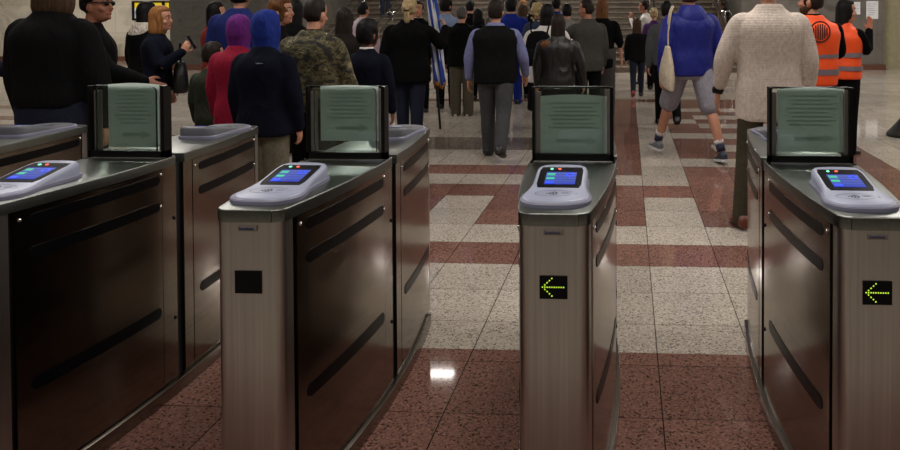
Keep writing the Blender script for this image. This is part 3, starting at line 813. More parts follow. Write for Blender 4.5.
        if not vest:
            for i in (0, 1):
                a, e, w = s.A[i]; aa = a + Vector((0, 0, 0)); k = sleeve
                w2 = e.lerp(w, min(1, max(.02, (k - .5) * 2))) if k > .5 else e
                pts = [a + (Vector((-.07 * (1 if i else -1) * s.wf, 0, -.005))), a + Vector((-.008 * (1 if i else -1), 0, -.022)), a.lerp(e, .45), e] + ([e.lerp(w2, .5), w2] if k > .5 else [])
                rad = [.042 + al * .4, .057 + al * .7, .055 + al, .054 + al] + ([.044 + al, .036 + al * .75] if k > .5 else [])
                if k <= .5: pts[3] = a.lerp(e, k * 2); pts[2] = a.lerp(e, k)
                tube(bm, pts, rad, 14, 4)
        else:
            for i in (0, 1):
                a = s.A[i][0]; ball(bm, a + Vector((-.03 * (1 if i else -1), 0, -.015)), (.06, .082, .06))
        o = s.fin(bm, name, mat, .012, 5)
        if collar:
            bm = bmesh.new(); M = Matrix.Translation(s.sh(Vector((0, -.002, 1.468))))
            rings(bm, [(0, -.006, -.03, .085, .076), (0, -.004, 0, .076, .07), (0, .0, .025 * collar, .07, .066)], 22, 2, 2, M)
            s.fin(bm, 'collar', collar_mat(mat) if not hasattr(s, 'cm') else s.cm, .010, 2, o)
        if hood:
            bm = bmesh.new(); M = Matrix.Translation(s.sh(Vector((0, -.05, 1.45))))
            rings(bm, [(0, -.035, -.2, .05, .03), (0, -.04, -.16, .10, .045), (0, -.03, -.08, .145, .065), (0, .0, -.01, .14, .085), (0, .03, .04, .112, .085), (0, .035, .065, .09, .075)], 24, 3, 2.2, M)
            s.fin(bm, 'hood', hood, .012, 4, o)
        return o
    def trousers(s, mat, name='trousers', loose=.016, length=1.0, wide=0.0):
        bm = bmesh.new(); l = loose
        rings(bm, [(0, 0, .80 + s.dz, .11 * s.wf, .09 + l), (0, 0, .84 + s.dz, (.150 + l) * s.wf, .108 + l), (0, 0, .93 + s.dz, (.157 + l) * s.wf, .112 + l), (0, 0, 1.02 + s.dz, (.142 + l) * s.wf, .1 + l)], 26, 3, 2.3)
        for i in (0, 1):
            hp, kn, an = s.J[i]; dn = an + Vector((0, -.005, -.035))
            if length >= .9:
                pts = [hp + Vector((0, 0, .03)), hp.lerp(kn, .45), kn, kn.lerp(an, .45) + Vector((0, -.008, 0)), an, dn]
                rad = [.088 + l, .08 + l, .062 + l + wide * .5, .056 + l + wide, .046 + l + wide, .047 + l + wide]
            else:
                e = hp.lerp(kn, length * 2); pts = [hp + Vector((0, 0, .03)), hp.lerp(e, .5), e]; rad = [.088 + l, .084 + l, .076 + l + wide]
            tube(bm, pts, rad, 16, 4)
        return s.fin(bm, name, mat, .012, 4)
    def skirt(s, mat, hem=.5, flare=.05):
        bm = bmesh.new()
        rings(bm, [(0, 0, hem + s.dz, (.17 + flare) * s.wf, .13 + flare), (0, 0, .75 + s.dz, (.178 + flare * .4) * s.wf, .13 + flare * .3), (0, 0, .92 + s.dz, .17 * s.wf, .122), (0, 0, 1.04 + s.dz, .145 * s.wf, .105)], 28, 3, 2.2)
        return s.fin(bm, 'skirt', mat, .012, 4)
    def shoes(s, mat, sole=None, boot=0.0, names='shoe'):
        for i in (0, 1):
            an = s.J[i][2]; fp = s.legs[i][2]; sx = -1 if i == 0 else 1
            M = Matrix.Translation(an) @ Matrix.Rotation(-fp, 4, 'X') @ Matrix.Rotation(-sx * .10, 4, 'Z')
            mats = mat[i] if isinstance(mat, (list, tuple)) else mat
            bm = bmesh.new(); bz = -.085
            def row(y, rx, top, lo=bz + (.014 if sole else 0)):
                n = 16; r = []
                for k in range(n):
                    a = 2 * PI * k / n; c, q = math.cos(a), math.sin(a)
                    zc = (top + lo) / 2; hz = (top - lo) / 2
                    r.append(M @ Vector((rx * math.copysign(abs(c) ** .75, c), y, zc + hz * math.copysign(abs(q) ** .75, q))))
                return r
            prof = [(-.082, .012, -.055), (-.075, .03, -.015), (-.045, .038, .012), (0, .040, .01), (.045, .041, -.018), (.09, .045, -.036), (.135, .045, -.046), (.165, .034, -.056), (.178, .012, -.064)]
            loft(bm, [row(*p) for p in prof])
            if boot: tube(bm, [M @ Vector((0, 0, -.03)), an + Vector((0, -.004, .03 + boot))], [.048, .055], 14, 1)
            o = s.fin(bm, names, mats, .008, 2)
            if sole:
                bm = bmesh.new()
                loft(bm, [[M @ Vector((sg * rx, y, z)) for sg, z in ((-1, bz), (1, bz), (1, bz + .022), (-1, bz + .022))] for y, rx in ((-.086, .014), (-.07, .036), (0, .041), (.08, .047), (.14, .045), (.175, .024), (.184, .008))])
                s.raw(bm, 'sole', sole, o, False)
def collar_mat(m): return m
C = {}
def cl(name, rgb, **k):
    return cloth(name, srgb(*rgb), **k)
BLK = cl('black_cloth', (13, 13, 14)); BLK2 = cl('soft_black_cloth', (20, 20, 21)); NAVY = cl('navy_cloth', (17, 19, 31)); JEAN = cl('dark_jeans', (24, 28, 46)); JEANB = cl('blue_jeans', (52, 66, 96))
ROYAL = cl('royal_blue', (15, 26, 116), rough=.6, spec=.4); ROYAL2 = cl('bright_blue', (15, 38, 130)); KHAKI = cl('khaki', (72, 66, 54)); GREYT = cl('grey_trousers', (60, 60, 62)); SHORT = cl('grey_shorts', (138, 136, 146))
CREAM = cl('cream_knit', (204, 190, 179), knit=.5, fold=.4); OLIVE = cl('olive_trousers', (58, 52, 40)); LAV = cl('lavender_shirt', (112, 116, 158)); LBLUE = cl('light_blue_shirt', (128, 146, 178)); CHAR = cl('charcoal_knit', (72, 72, 76))
RED = cl('dark_red_top', (122, 34, 26)); CRIM = cl('crimson_coat', (134, 12, 45)); PURP = cl('purple_scarf', (94, 28, 108), fold=.8); SCARFB = cl('blue_hood_cloth', (20, 42, 122), fold=.8); PINKW = cl('pale_pink_shirt', (190, 172, 182)); WHT = cl('white_cloth', (205, 200, 196)); FUR = cl('cream_fur', (205, 196, 184), fold=1.0, sc=22); BROWNFUR = cl('brown_fur', (112, 72, 44), fold=1.0, sc=22)
SUIT = cl('grey_brown_suit', (62, 60, 56)); ORANGE = plain('orange_vest', srgb(250, 84, 22), .6, emit=None); GREYB = plain('grey_band', srgb(122, 112, 118), .35); CAMO = camo('camouflage'); CAMOG = cl('dark_green_camouflage', (40, 46, 34), fold=.7); OLJ = cl('faded_olive_jeans', (104, 98, 82)); DKPURP = cl('purple_top', (70, 40, 92)); LEATH = cl('black_leather', (22, 21, 20), rough=.45, spec=.5, fold=.9)
DBLUE = cl('dusty_blue', (48, 58, 82)); GREYSH = cl('grey_print_shirt', (128, 126, 122), fold=.6)
SH_B = plain('black_shoe', (.012, .011, .011), .4); SH_BR = plain('brown_shoe', srgb(98, 46, 30), .45); SH_G = plain('grey_trainer', srgb(104, 110, 116), .6); SH_N = plain('navy_trainer', srgb(40, 44, 62), .6); SH_W = plain('white_trainer', srgb(190, 182, 174), .6); SOLE = plain('white_sole', srgb(205, 205, 205), .6); SH_R = plain('red_shoe', srgb(150, 48, 56), .5)
WALKL = ((.38, .08, -.12), (-.30, .25, .42)); WALKR = ((-.30, .25, .42), (.38, .08, -.12)); SMALL = ((.14, .05, 0), (-.14, .12, .12)); STAND = ((.02, .02, 0), (-.02, .02, 0))
def mk(px, s, rz, h, label, **k):
    x, y = spot(px, s); return Person(x, y, rz, h, label, **k)

# ----- right of the gates
p = mk(769, 138.7, .05, 1.86, 'person in cream knit sweater and olive trousers walking away beside the rightmost gate', wf=1.12, spread=.14, legs=((-.12, .10, .05), (.25, .05, 0)), arms=({'out': .34, 'swing': .10, 'bend': .25}, {'out': .22, 'swing': .0}), vox=.008, hyaw=0)
p.body(); p.hair('short', 'dark'); p.face(); p.brows(hmat('dark'))
p.top(CREAM, 'sweater', .71, .034, .015, sleeve=.86); p.trousers(OLIVE, loose=.012); p.shoes(SH_BR)
e, w = p.A[0][1], p.A[0][2]
bm = bmesh.new(); d = (w - e).normalized(); tube(bm, [w - d * .035, w - d * .005], [.036, .034], 14, 1, round_ends=False); o = p.raw(bm, 'wristwatch', M_BLACK, None, True)
bm = bmesh.new(); ball(bm, w - d * .02 + Vector((-.035, 0, 0)), (.012, .026, .026)); p.raw(bm, 'watch_case', M_BLACK, o)

p = mk(690, 96.7, .30, 1.88, 'person in royal blue hooded jacket and grey shorts striding away', wf=1.18, spread=.13, legs=((.44, .06, -.05), (-.30, .06, .16)), arms=({'out': .2, 'swing': -.1, 'bend': .25}, {'out': .3, 'swing': .05, 'bend': .1}), vox=.008)
p.body(); p.hair('short', 'brown'); p.face(); p.top(ROYAL, 'jacket', .84, .035, .0, hood=ROYAL, sleeve=.93); p.trousers(SHORT, 'shorts', .022, .46, .0)
p.shoes([SH_G, SH_N], SOLE)
for i in (0, 1):
    an = p.J[i][2]; kn = p.J[i][1]; bm = bmesh.new(); tube(bm, [an + (kn - an) * .02, an + (kn - an) * .20], [.041, .043], 12, 1, round_ends=False); p.raw(bm, 'sock', plain('navy_sock', srgb(34, 36, 60), .8))
    bm = bmesh.new(); tube(bm, [an + (kn - an) * .19, an + (kn - an) * .28], [.044, .0465], 12, 1, round_ends=False); p.raw(bm, 'sock_cuff', plain('white_sock', srgb(205, 200, 200), .8))
# tote bag hanging from the left shoulder
sh = p.root.matrix_basis @ (p.U @ (p.A[0][0] + Vector((.03, -.02, .06))))
tb = empty('tote_bag', (sh.x - .07, sh.y - .085, sh.z - .76), .35); tag(tb, 'cream canvas tote bag hanging from the shoulder of the royal blue jacket', 'bag')
TOTE = cl('tote_canvas', (188, 174, 154), fold=.5)
bm = bmesh.new()
rows = []
for z, hx, hy in ((0, .13, .035), (.02, .15, .06), (.15, .155, .07), (.28, .13, .055), (.40, .075, .035), (.42, .06, .03)):
    rows.append([(hx * math.cos(2 * PI * k / 20), hy * math.sin(2 * PI * k / 20) * 1.0, z) for k in range(20)])
rows = [[(y_ * .9, x_, z_ + .05 * (x_ / .15) * (z_ < .3)) for x_, y_, z_ in r] for r in rows]
loft(bm, rows); obj('bag_body', remesh(bm, .012, TOTE, 3), tb)
for yy in (-.02, .02):
    bm = bmesh.new(); tube(bm, [(0, yy * 2, .36), (.005, yy * 1.4, .55), (.04, yy, .75), (.075, yy + .02, .82)], [(.018, .006)] * 4, 8, 4, Vector((0, 1, 0))); obj('strap', mesh_of(bm, TOTE, True), tb)

p = mk(667, 74, .05, 1.70, 'person in charcoal grey sweater and black trousers, mostly behind the royal blue jacket', legs=((.20, .05, 0), (-.34, .30, .3)), wf=1.05)
p.body(); p.hair('short', 'black'); p.top(CHAR, 'sweater', .86, .028); p.trousers(BLK, loose=.012); p.shoes(SH_B)
p = mk(637, 54.5, .0, 1.43, 'long-haired child in dark jacket and jeans, one red shoe lifted, walking to the stairs', female=True, headk=1.12, legs=((-.25, .35, .45), (.2, .05, 0)), wf=1.1)
p.body(); p.hair('verylong', 'brown'); p.top(BLK2, 'jacket', .80, .03); p.trousers(JEAN, loose=.01); p.shoes([SH_R, SH_B])
p = mk(654, 50, .0, 1.64, 'person with blonde bun and purple top at the foot of the stairs', female=True, legs=SMALL)
p.body(); p.hair('bun', 'blond'); p.top(DKPURP, 'top', .85, .02); p.trousers(BLK); p.shoes(SH_B)
p = mk(645.5, 46, 1.35, 1.82, 'person in white shirt with hand raised to chin, facing left by the stairs', legs=SMALL, arms=({'elbow': (-.03, .17, -.22), 'wrist': (.12, .13, .19), 'hand': (.05, 0, 1)}, None), skin='mid')
p.body(); p.hair('crop', 'dark'); p.face(); p.top(WHT, 'shirt', .9, .02, sleeve=1); p.trousers(BLK); p.shoes(SH_B)

# ----- stewards in orange vests
def hi_vis(p, emblem):
    v = p.top(ORANGE, 'safety_vest', .86, .045, .0, vest=True)
    for z in (.98, 1.13):
        bm = bmesh.new(); zz = z + p.dz; rr_ = []
        f = {.98: (.206, .156), 1.13: (.201, .15)}[z]
        for q in (-.026, .026): rr_.append([((f[0]) * p.wf * math.copysign(abs(math.cos(a)) ** .833, math.cos(a)), f[1] * math.copysign(abs(math.sin(a)) ** .833, math.sin(a)), zz + q) for a in [2 * PI * k / 40 for k in range(40)]])
        loft(bm, rr_, False); p.raw(bm, 'reflective_band', GREYB, v)
    if emblem:
        bm = bmesh.new(); c0 = Vector((0, -.172, 1.34 + p.dz))
        def disc(cx, cz, r0, r1, n=28):
            A = [[bm.verts.new(c0 + Vector((cx + r * math.cos(2 * PI * k / n), .006 * abs(r * math.cos(2 * PI * k / n)) / .1, cz + r * math.sin(2 * PI * k / n)))) for k in range(n)] for r in (r0, r1)]
            for k in range(n): bm.faces.new((A[0][k], A[0][(k + 1) % n], A[1][(k + 1) % n], A[1][k]))
        disc(0, 0, .083, .097)
        for k in range(-3, 4):
            hgt = math.sqrt(.07 ** 2 - (k * .02) ** 2); x_ = k * .02
            q = [c0 + Vector((x_ + a, -.0005, b_)) for a, b_ in ((-.006, -hgt), (.006, -hgt), (.006, hgt), (-.006, hgt))]; bm.faces.new([bm.verts.new(t_) for t_ in q])
        p.raw(bm, 'round_emblem', plain('vest_emblem', srgb(60, 22, 16), .7), v, False)
    return v
p = mk(813, 110, .12, 1.76, 'bearded steward in orange safety vest over a black hoodie, round emblem on back', hyaw=.9, wf=1.12, arms=({'out': .12}, {'elbow': (.08, .12, -.24), 'wrist': (-.05, .2, .0)}))
p.body(); p.hair('short', 'dark'); p.face(); p.brows(hmat('dark')); p.top(BLK, 'hoodie', .84, .03, collar=1.3); hi_vis(p, True); p.trousers(cl('grey_jeans', (92, 88, 96))); p.shoes(SH_B)
bm = bmesh.new(); M = p.MH
rings(bm, [(0, .038, -.135, .03, .03), (0, .034, -.11, .052, .056), (0, .024, -.075, .066, .078), (0, .012, -.045, .069, .07)], 22, 3, 2.1, M); p.fin(bm, 'beard', hmat('brown'), .009, 2)
p = mk(844, 93, -.75, 1.66, 'steward with long black hair and orange safety vest, raising one hand', female=True, hyaw=-.75, wf=1.1, arms=({'elbow': (-.02, .10, -.26), 'wrist': (.20, .14, .03), 'hand': (1, .2, .1)}, {'elbow': (.02, .15, -.21), 'wrist': (-.02, .10, .22), 'hand': (.1, -.02, 1), 'thumb': (-1, .2, 0), 'curl': .18}), vox=.009)
p.body(); p.hair('long', 'black'); p.face(); p.brows(hmat('black')); p.top(BLK, 'sweater', .9, .022); hi_vis(p, False); p.trousers(BLK); p.shoes(SH_B)

# ----- the middle
p = mk(495.5, 94.3, .03, 1.675, 'person in black waistcoat over lavender shirt, grey trousers, walking away in mid hall', wf=1.2, legs=((.14, .06, .0), (-.30, .34, .45)), arms=({'out': .26, 'swing': .05, 'bend': .15}, {'out': .28, 'swing': .12, 'bend': .45}), vox=.009)
p.body(); p.hair('short', 'dark'); p.face(); o = p.top(LAV, 'shirt', .9, .024, sleeve=.95); p.cm = LAV; bm = bmesh.new()
p.top(BLK2, 'waistcoat', .83, .046, .0, vest=True, collar=0, neck=1.455); M = Matrix.Translation(p.sh(Vector((0, -.002, 1.475)))); rings(bm, [(0, -.006, -.03, .085, .076), (0, -.004, 0, .076, .07), (0, .0, .022, .068, .064)], 22, 2, 2, M); p.fin(bm, 'collar', LAV, .010, 2, o)
p.trousers(GREYT, loose=.022); p.shoes(SH_B)
bm = bmesh.new(); e, w = p.A[0][1], p.A[0][2]; d = (w - e).normalized(); tube(bm, [w - d * .03, w - d * .008], [.034, .033], 14, 1, round_ends=False); p.raw(bm, 'wristwatch', M_BLACK)
p = mk(461.5, 66.7, .0, 1.635, 'grey-haired person in black jacket, khaki trousers and white shoes, standing with back turned', wf=1.22, arms=({'out': .2}, {'out': .2}))
p.body(); p.hair('crop', 'grey'); p.face(); p.top(BLK, 'jacket', .80, .035, .01); p.trousers(KHAKI, loose=.024, wide=.012); p.shoes(SH_W)
p = mk(511, 59, .0, 1.80, 'person in bright blue jacket and blue trousers behind the waistcoat wearer', wf=1.2)
p.body(); p.hair('full', 'black'); p.top(ROYAL2, 'jacket', .85, .03); p.trousers(ROYAL2); p.shoes(SH_B)
p = mk(409, 85, .0, 1.71, 'person with blonde ponytail in long black blazer and dark jeans, holding the flagpole', female=True, wf=1.38, arms=({'out': .2, 'swing': -.05}, {'elbow': (.13, .12, -.20), 'wrist': (.02, .12, .20), 'hand': (-.25, .3, .9), 'curl': .9}), legs=((.12, .05, 0), (-.05, .05, 0)))
p.body(); p.hair('ponytail', 'blond'); p.tie(M_BLACK); p.face(); p.top(BLK, 'blazer', .74, .035, .02); p.trousers(JEAN, loose=.02); p.shoes(SH_B)
wpos = p.root.matrix_basis @ (p.U @ (p.A[1][2] + p.A[(1, 'hd')] * .07))
fl = empty('flag', (wpos.x - .07, wpos.y + .05, .13)); tag(fl, 'furled blue and white flag with gold fringe on a dark pole beside the blonde ponytail', 'flag')
fl.rotation_euler = (0, -.07, 0)
bm = bmesh.new(); tube(bm, [(0, 0, 0), (0, 0, 2.15)], [.014, .014], 10, 1); obj('pole', mesh_of(bm, plain('pole_dark', (.01, .01, .01), .4), True), fl)
bm = bmesh.new(); rows = []
for i in range(26):
    t = i / 25; z = .55 + 1.5 * t; r = .055 * (1 - .4 * t) + .010; cx = .03 - .02 * t
    rows.append([(cx + (r * (1 + .35 * math.sin(5 * a + 3 * t))) * math.cos(a), .01 + r * .7 * (1 + .35 * math.sin(5 * a + 3 * t)) * math.sin(a), z + .03 * math.sin(2 * a)) for a in [2 * PI * k / 40 for k in range(40)]])
loft(bm, rows)
m, nt, b = nodes('flag_cloth'); t = nt.nodes.new('ShaderNodeTexCoord'); w_ = N(nt, 'ShaderNodeTexWave', i_Scale=4.6, i_Distortion=1.4); w_.bands_direction = 'X'
mp = N(nt, 'ShaderNodeMapping'); mp.inputs['Rotation'].default_value = (0, .10, .3); nt.links.new(t.outputs['Object'], mp.inputs[0]); nt.links.new(mp.outputs[0], w_.inputs['Vector'])
nt.links.new(ramp(nt, w_.outputs[0], [(0, srgb(30, 60, 150)), (.5, srgb(205, 208, 215))], 'CONSTANT'), b.inputs['Base Color']); b.inputs['Roughness'].default_value = .7
obj('flag_cloth', mesh_of(bm, m, True), fl)
bm = bmesh.new(); rows = []
for z, r in ((.50, .058), (.56, .066)): rows.append([(.03 + r * (1 + .3 * math.sin(5 * a)) * math.cos(a), .01 + r * .7 * (1 + .3 * math.sin(5 * a)) * math.sin(a), z + .03 * math.sin(2 * a)) for a in [2 * PI * k / 40 for k in range(40)]])
loft(bm, rows); obj('fringe', mesh_of(bm, plain('gold_fringe', srgb(150, 96, 40), .7), True), fl)

p = mk(418.5, 64, PI + .3, 1.73, 'person with dark hair facing the camera, face showing beside the blonde ponytail', hyaw=-.2)
p.body(); p.hair('short', 'dark'); p.face(); p.brows(hmat('dark')); p.cm = WHT; p.top(BLK, 'jacket', .8, .025, collar=1.2); p.trousers(BLK); p.shoes(SH_B)
p = mk(446, 62, .1, 1.80, 'person in light blue shirt with dark hair, back turned behind the flag', wf=1.1, hyaw=-.5)
p.body(); p.hair('full', 'black'); p.face(); p.top(LBLUE, 'shirt', .88, .024); p.trousers(BLK); p.shoes(SH_B)
p = mk(478, 56, .2, 1.62, 'dark-haired person between the grey-haired head and the waistcoat wearer', female=True)
p.body(); p.hair('bob', 'black'); p.top(BLK, 'jacket', .8, .02); p.trousers(BLK); p.shoes(SH_B)
p = mk(478.5, 49, PI, 1.57, 'person facing the camera deep in the crowd, small face beside the waistcoat wearer', skin='mid')
p.body(); p.hair('short', 'dark'); p.face(); p.top(cl('brown_jacket', (58, 48, 42)), 'jacket', .8, .02); p.trousers(BLK); p.shoes(SH_B)
p = mk(522.5, 55, -.2, 1.70, 'person with long reddish brown hair right of the bright blue jacket', female=True)
p.body(); p.hair('long', 'brown'); p.top(BLK2, 'coat', .7, .02); p.trousers(BLK); p.shoes(SH_B)
p = mk(523, 46, .1, 1.83, 'person with golden hair at the back of the crowd beneath the stairs', female=True)
p.body(); p.hair('bob', 'ginger'); p.top(WHT, 'top', .8, .02); p.trousers(BLK); p.shoes(SH_B)
p = mk(537.5, 62, .25, 1.70, 'person with curly blonde hair and dusty blue jacket in the crowd', female=True)
p.body(); p.hair('curly', 'blond'); p.top(DBLUE, 'jacket', .8, .022); p.trousers(BLK); p.shoes(SH_B)
p = mk(547, 84, -.1, 1.63, 'person in white cardigan carrying a black backpack, dark hair', female=True, wf=1.3, arms=({'out': .3}, {'out': .2}))
p.body(); p.hair('bob', 'black'); p.top(WHT, 'cardigan', .76, .03, .03); p.skirt(BLK, .4); p.shoes(SH_B)
bp_ = p.root.matrix_basis @ (p.U @ p.sh(Vector((-.06, -.24, 1.0))))
bk = empty('backpack', bp_, -.1); tag(bk, 'black backpack on the back of the white cardigan', 'bag')
bm = bmesh.new(); rings(bm, [(0, 0, -.02, .11, .07), (0, 0, .02, .145, .095), (0, .0, .2, .15, .1), (0, .02, .34, .125, .07), (0, .03, .39, .06, .03)], 22, 3, 2.8); obj('bag_body', remesh(bm, .012, BLK, 4), bk)
bm = bmesh.new(); rings(bm, [(0, -.09, .03, .09, .03), (0, -.1, .08, .105, .04), (0, -.09, .17, .1, .03), (0, -.08, .19, .06, .01)], 18, 3, 2.8); obj('front_pocket', remesh(bm, .012, BLK2, 3), bk)
for sx in (-1, 1):
    bm = bmesh.new(); tube(bm, [(sx * .09, .04, .33), (sx * .11, .09, .46), (sx * .11, .16, .5)], [(.022, .008)] * 3, 8, 4); obj('strap', mesh_of(bm, BLK, True), bk)
p = mk(558, 91, -.05, 1.51, 'person with very long dark hair in black leather jacket, in front of the white cardigan', female=True, wf=1.25, arms=({'out': .2}, {'out': .28, 'swing': .1}))
p.body(); p.hair('verylong', 'dark'); p.top(LEATH, 'leather_jacket', .80, .03); p.skirt(BLK, .45, .03); p.shoes(SH_B)
bm = bmesh.new(); M = Matrix.Translation(p.sh(Vector((-.14, -.06, 1.37)))); rings(bm, [(0, 0, -.05, .05, .05), (0, -.01, 0, .085, .07), (.02, 0, .05, .06, .055)], 16, 3, 2, M); p.fin(bm, 'fur_trim', BROWNFUR, .011, 2)
p = mk(588, 75, .5, 1.71, 'person in grey-brown suit jacket, head turned left, beside the long ginger hair', wf=1.12, hyaw=.55, arms=({'elbow': (-.12, .16, -.2), 'wrist': (.03, .22, .06)}, {'out': .14}), skin='mid')
p.body(); p.hair('crop', 'dark'); p.face(); p.brows(hmat('dark')); p.top(SUIT, 'suit_jacket', .78, .03, .01); p.trousers(BLK); p.shoes(SH_B)
p = mk(602, 67, -.15, 1.74, 'person with very long ginger hair in black top, right of the suit jacket', female=True, wf=1.2, arms=(None, {'out': .22, 'swing': .1, 'bend': .1}))
p.body(); p.hair('verylong', 'auburn'); p.top(BLK, 'top', .72, .02, .01, sleeve=.62); p.trousers(cl('patterned_trousers', (66, 62, 60)), loose=.03, wide=.02); p.shoes(SH_B)
p = mk(567, 60, .1, 1.69, 'person in pale grey printed shirt deep in the crowd behind the suit jacket', wf=1.1)
p.body(); p.hair('short', 'black'); p.top(GREYSH, 'shirt', .85, .022); p.trousers(BLK); p.shoes(SH_B)
p = mk(556, 48, .0, 1.86, 'tall dark-haired person in blue top at the back of the crowd', wf=1.1)
p.body(); p.hair('short', 'black'); p.top(ROYAL2, 'jacket', .85, .022); p.trousers(BLK); p.shoes(SH_B)
p = mk(534, 50, .0, 1.82, 'tall person in black jacket at the back of the crowd behind the curly blonde hair', wf=1.1)
p.body(); p.hair('short', 'dark'); p.top(BLK, 'jacket', .85, .022); p.trousers(BLK); p.shoes(SH_B)
p = mk(470, 47, .0, 1.82, 'tall person in black coat at the back of the crowd left of the waistcoat wearer', wf=1.2)
p.body(); p.hair('short', 'black'); p.top(BLK, 'coat', .7, .03); p.trousers(BLK); p.shoes(SH_B)

# ----- left of the middle
p = mk(362.5, 60, -.1, 1.73, 'person in pale pink shirt with dark hair standing before the stairs', wf=1.05, hyaw=-.2)
p.body(); p.hair('short', 'black'); p.face(); p.cm = PINKW; p.top(PINKW, 'shirt', .88, .024, collar=1); p.trousers(BLK); p.shoes(SH_B)
xs, ys = spot(386, 31.9); st = int((ys - SY) / TRD); zst = RIS * (st + 1)
p = Person(xs, SY + (st + .45) * TRD, .0, 1.75, 'person in dark clothes standing up on the stairs, only the legs in view')
p.root.location.z = zst
p.body(); p.hair('short', 'dark'); p.top(BLK, 'jacket', .85, .025); p.trousers(JEAN, loose=.01); p.shoes(SH_B)
p = mk(366.5, 120, -.05, 1.45, 'dark-haired youth in navy sweater with white shirt collar', headk=1.08, wf=.98, skin='dark', hyaw=-.35)
p.body(); p.hair('full', 'black'); p.face(); p.cm = WHT; p.top(NAVY, 'sweater', .85, .026, collar=1.2); p.trousers(BLK); p.shoes(SH_B)
p = mk(344, 100, .05, 1.58, 'person with very long dark hair between the camouflage jacket and the navy sweater', female=True, wf=1.05)
p.body(); p.hair('verylong', 'dark'); p.top(cl('dark_brown_jacket', (34, 30, 27)), 'jacket', .7, .03); p.trousers(BLK); p.shoes(SH_B)
p = mk(312, 132, -.05, 1.64, 'person with cropped hair in brown and black camouflage jacket, back turned', wf=1.12, hyaw=-.12, hpitch=-.12, arms=({'out': .14}, {'out': .16, 'swing': .25, 'bend': .5}), vox=.009)
p.body(); p.hair('crop', 'dark'); p.face(); p.cm = BLK; p.top(CAMO, 'camouflage_jacket', .84, .04, .0, collar=1.1); p.trousers(BLK); p.shoes(SH_B)
p = mk(294, 92, .1, 1.68, 'person in black with long black hair left of the cropped head', female=True, wf=1.1)
p.body(); p.hair('long', 'black'); p.top(BLK, 'coat', .6, .03); p.trousers(BLK); p.shoes(SH_B)
p = mk(277, 112, -1.2, 1.67, 'person with auburn hair in profile facing right behind the blue headscarf', female=True, hyaw=-.3)
p.body(); p.hair('full', 'auburn'); p.face(); p.brows(hmat('brown')); p.top(BLK, 'jacket', .8, .02); p.trousers(BLK); p.shoes(SH_B)
bm = bmesh.new(); ball(bm, (-.092, -.03, .015), (.02, .025, .025), p.MH); p.raw(bm, 'pink_hair_clip', plain('pink_clip', srgb(205, 110, 140), .5))
p = mk(239, 97, .0, 1.86, 'person in blue jacket with black hair above the purple headscarf', wf=1.22)
p.body(); p.hair('short', 'black'); p.top(cl('deep_blue_jacket', (19, 31, 90)), 'jacket', .84, .032); p.trousers(BLK); p.shoes(SH_B)
p = mk(213, 84, -.75, 1.665, 'dark-haired person in dark red top standing against the marble pillar', female=True, hyaw=-.35, wf=.92)
p.body(); p.hair('long', 'black'); p.face(); p.top(RED, 'red_top', .72, .02); p.trousers(BLK); p.shoes(SH_B)
p = mk(237, 128, .0, 1.495, 'person in purple headscarf and crimson coat', female=True, wf=1.1)
p.body(); p.hijab(PURP); p.face(); p.top(CRIM, 'crimson_coat', .5, .03, .03); p.trousers(BLK); p.shoes(SH_B)
p = mk(210.5, 118, -.1, 1.25, 'small child with dark hair in dark green camouflage top, left of the crimson coat', headk=1.14, wf=1.05, hyaw=-.4)
p.body(); p.hair('short', 'dark'); p.face(); p.top(CAMOG, 'top', .80, .026); p.trousers(JEANB, loose=.012); p.shoes(SH_B)
p = mk(264, 147, -.06, 1.525, 'person in long navy coat with royal blue headscarf', female=True, wf=1.1, hyaw=-.2)
p.body(); p.hijab(SCARFB); p.face(); p.top(NAVY, 'navy_coat', .80, .04, .03); p.trousers(OLJ, loose=.02, wide=.02); p.shoes(SH_B)
hp_ = p.root.matrix_basis @ (p.U @ p.sh(Vector((0, -.115, 1.41))))
bm = bmesh.new()
for k in range(9):
    x_ = -.03 + k * .0115; y_ = -.150 + abs(x_ - .03) * .15; hgt = (.012, .016, .012, .012, .014, .012, .016, .012, .012)[k]
    box(bm, x_, x_ + .003, y_, y_ + .004, 1.352 + p.dz, 1.352 + hgt + p.dz); box(bm, x_, x_ + .008, y_, y_ + .004, 1.352 + p.dz, 1.355 + p.dz); box(bm, x_, x_ + .008, y_, y_ + .004, 1.361 + p.dz, 1.364 + p.dz)
p.raw(bm, 'neck_lettering', plain('white_print', srgb(190, 190, 200), .6), None, False)
xb, yb_ = spot(294, 165)
pb = empty('paper_bag', (xb, yb_, 0)); tag(pb, 'crumpled beige paper bag standing behind the gate with the blank display', 'bag')
bm = bmesh.new(); rows = []; rnd = random.Random(5)
for i, (z, rx, ry) in enumerate(((0, .09, .06), (.15, .1, .07), (.3, .1, .065), (.42, .085, .045), (.49, .06, .03), (.53, .035, .02), (.555, .05, .02))):
    rows.append([(rx * (1 + .22 * noise.noise((math.cos(a) * 2, math.sin(a) * 2, z * 9))) * math.cos(a), ry * (1 + .3 * noise.noise((math.cos(a) * 2, math.sin(a) * 2, z * 9 + 4))) * math.sin(a), z + (.02 * math.sin(3 * a) if i == 6 else 0)) for a in [2 * PI * k / 24 for k in range(24)]])
loft(bm, rows); obj('bag_body', mesh_of(bm, cl('kraft_paper', (128, 112, 94), fold=1.0), False), pb)

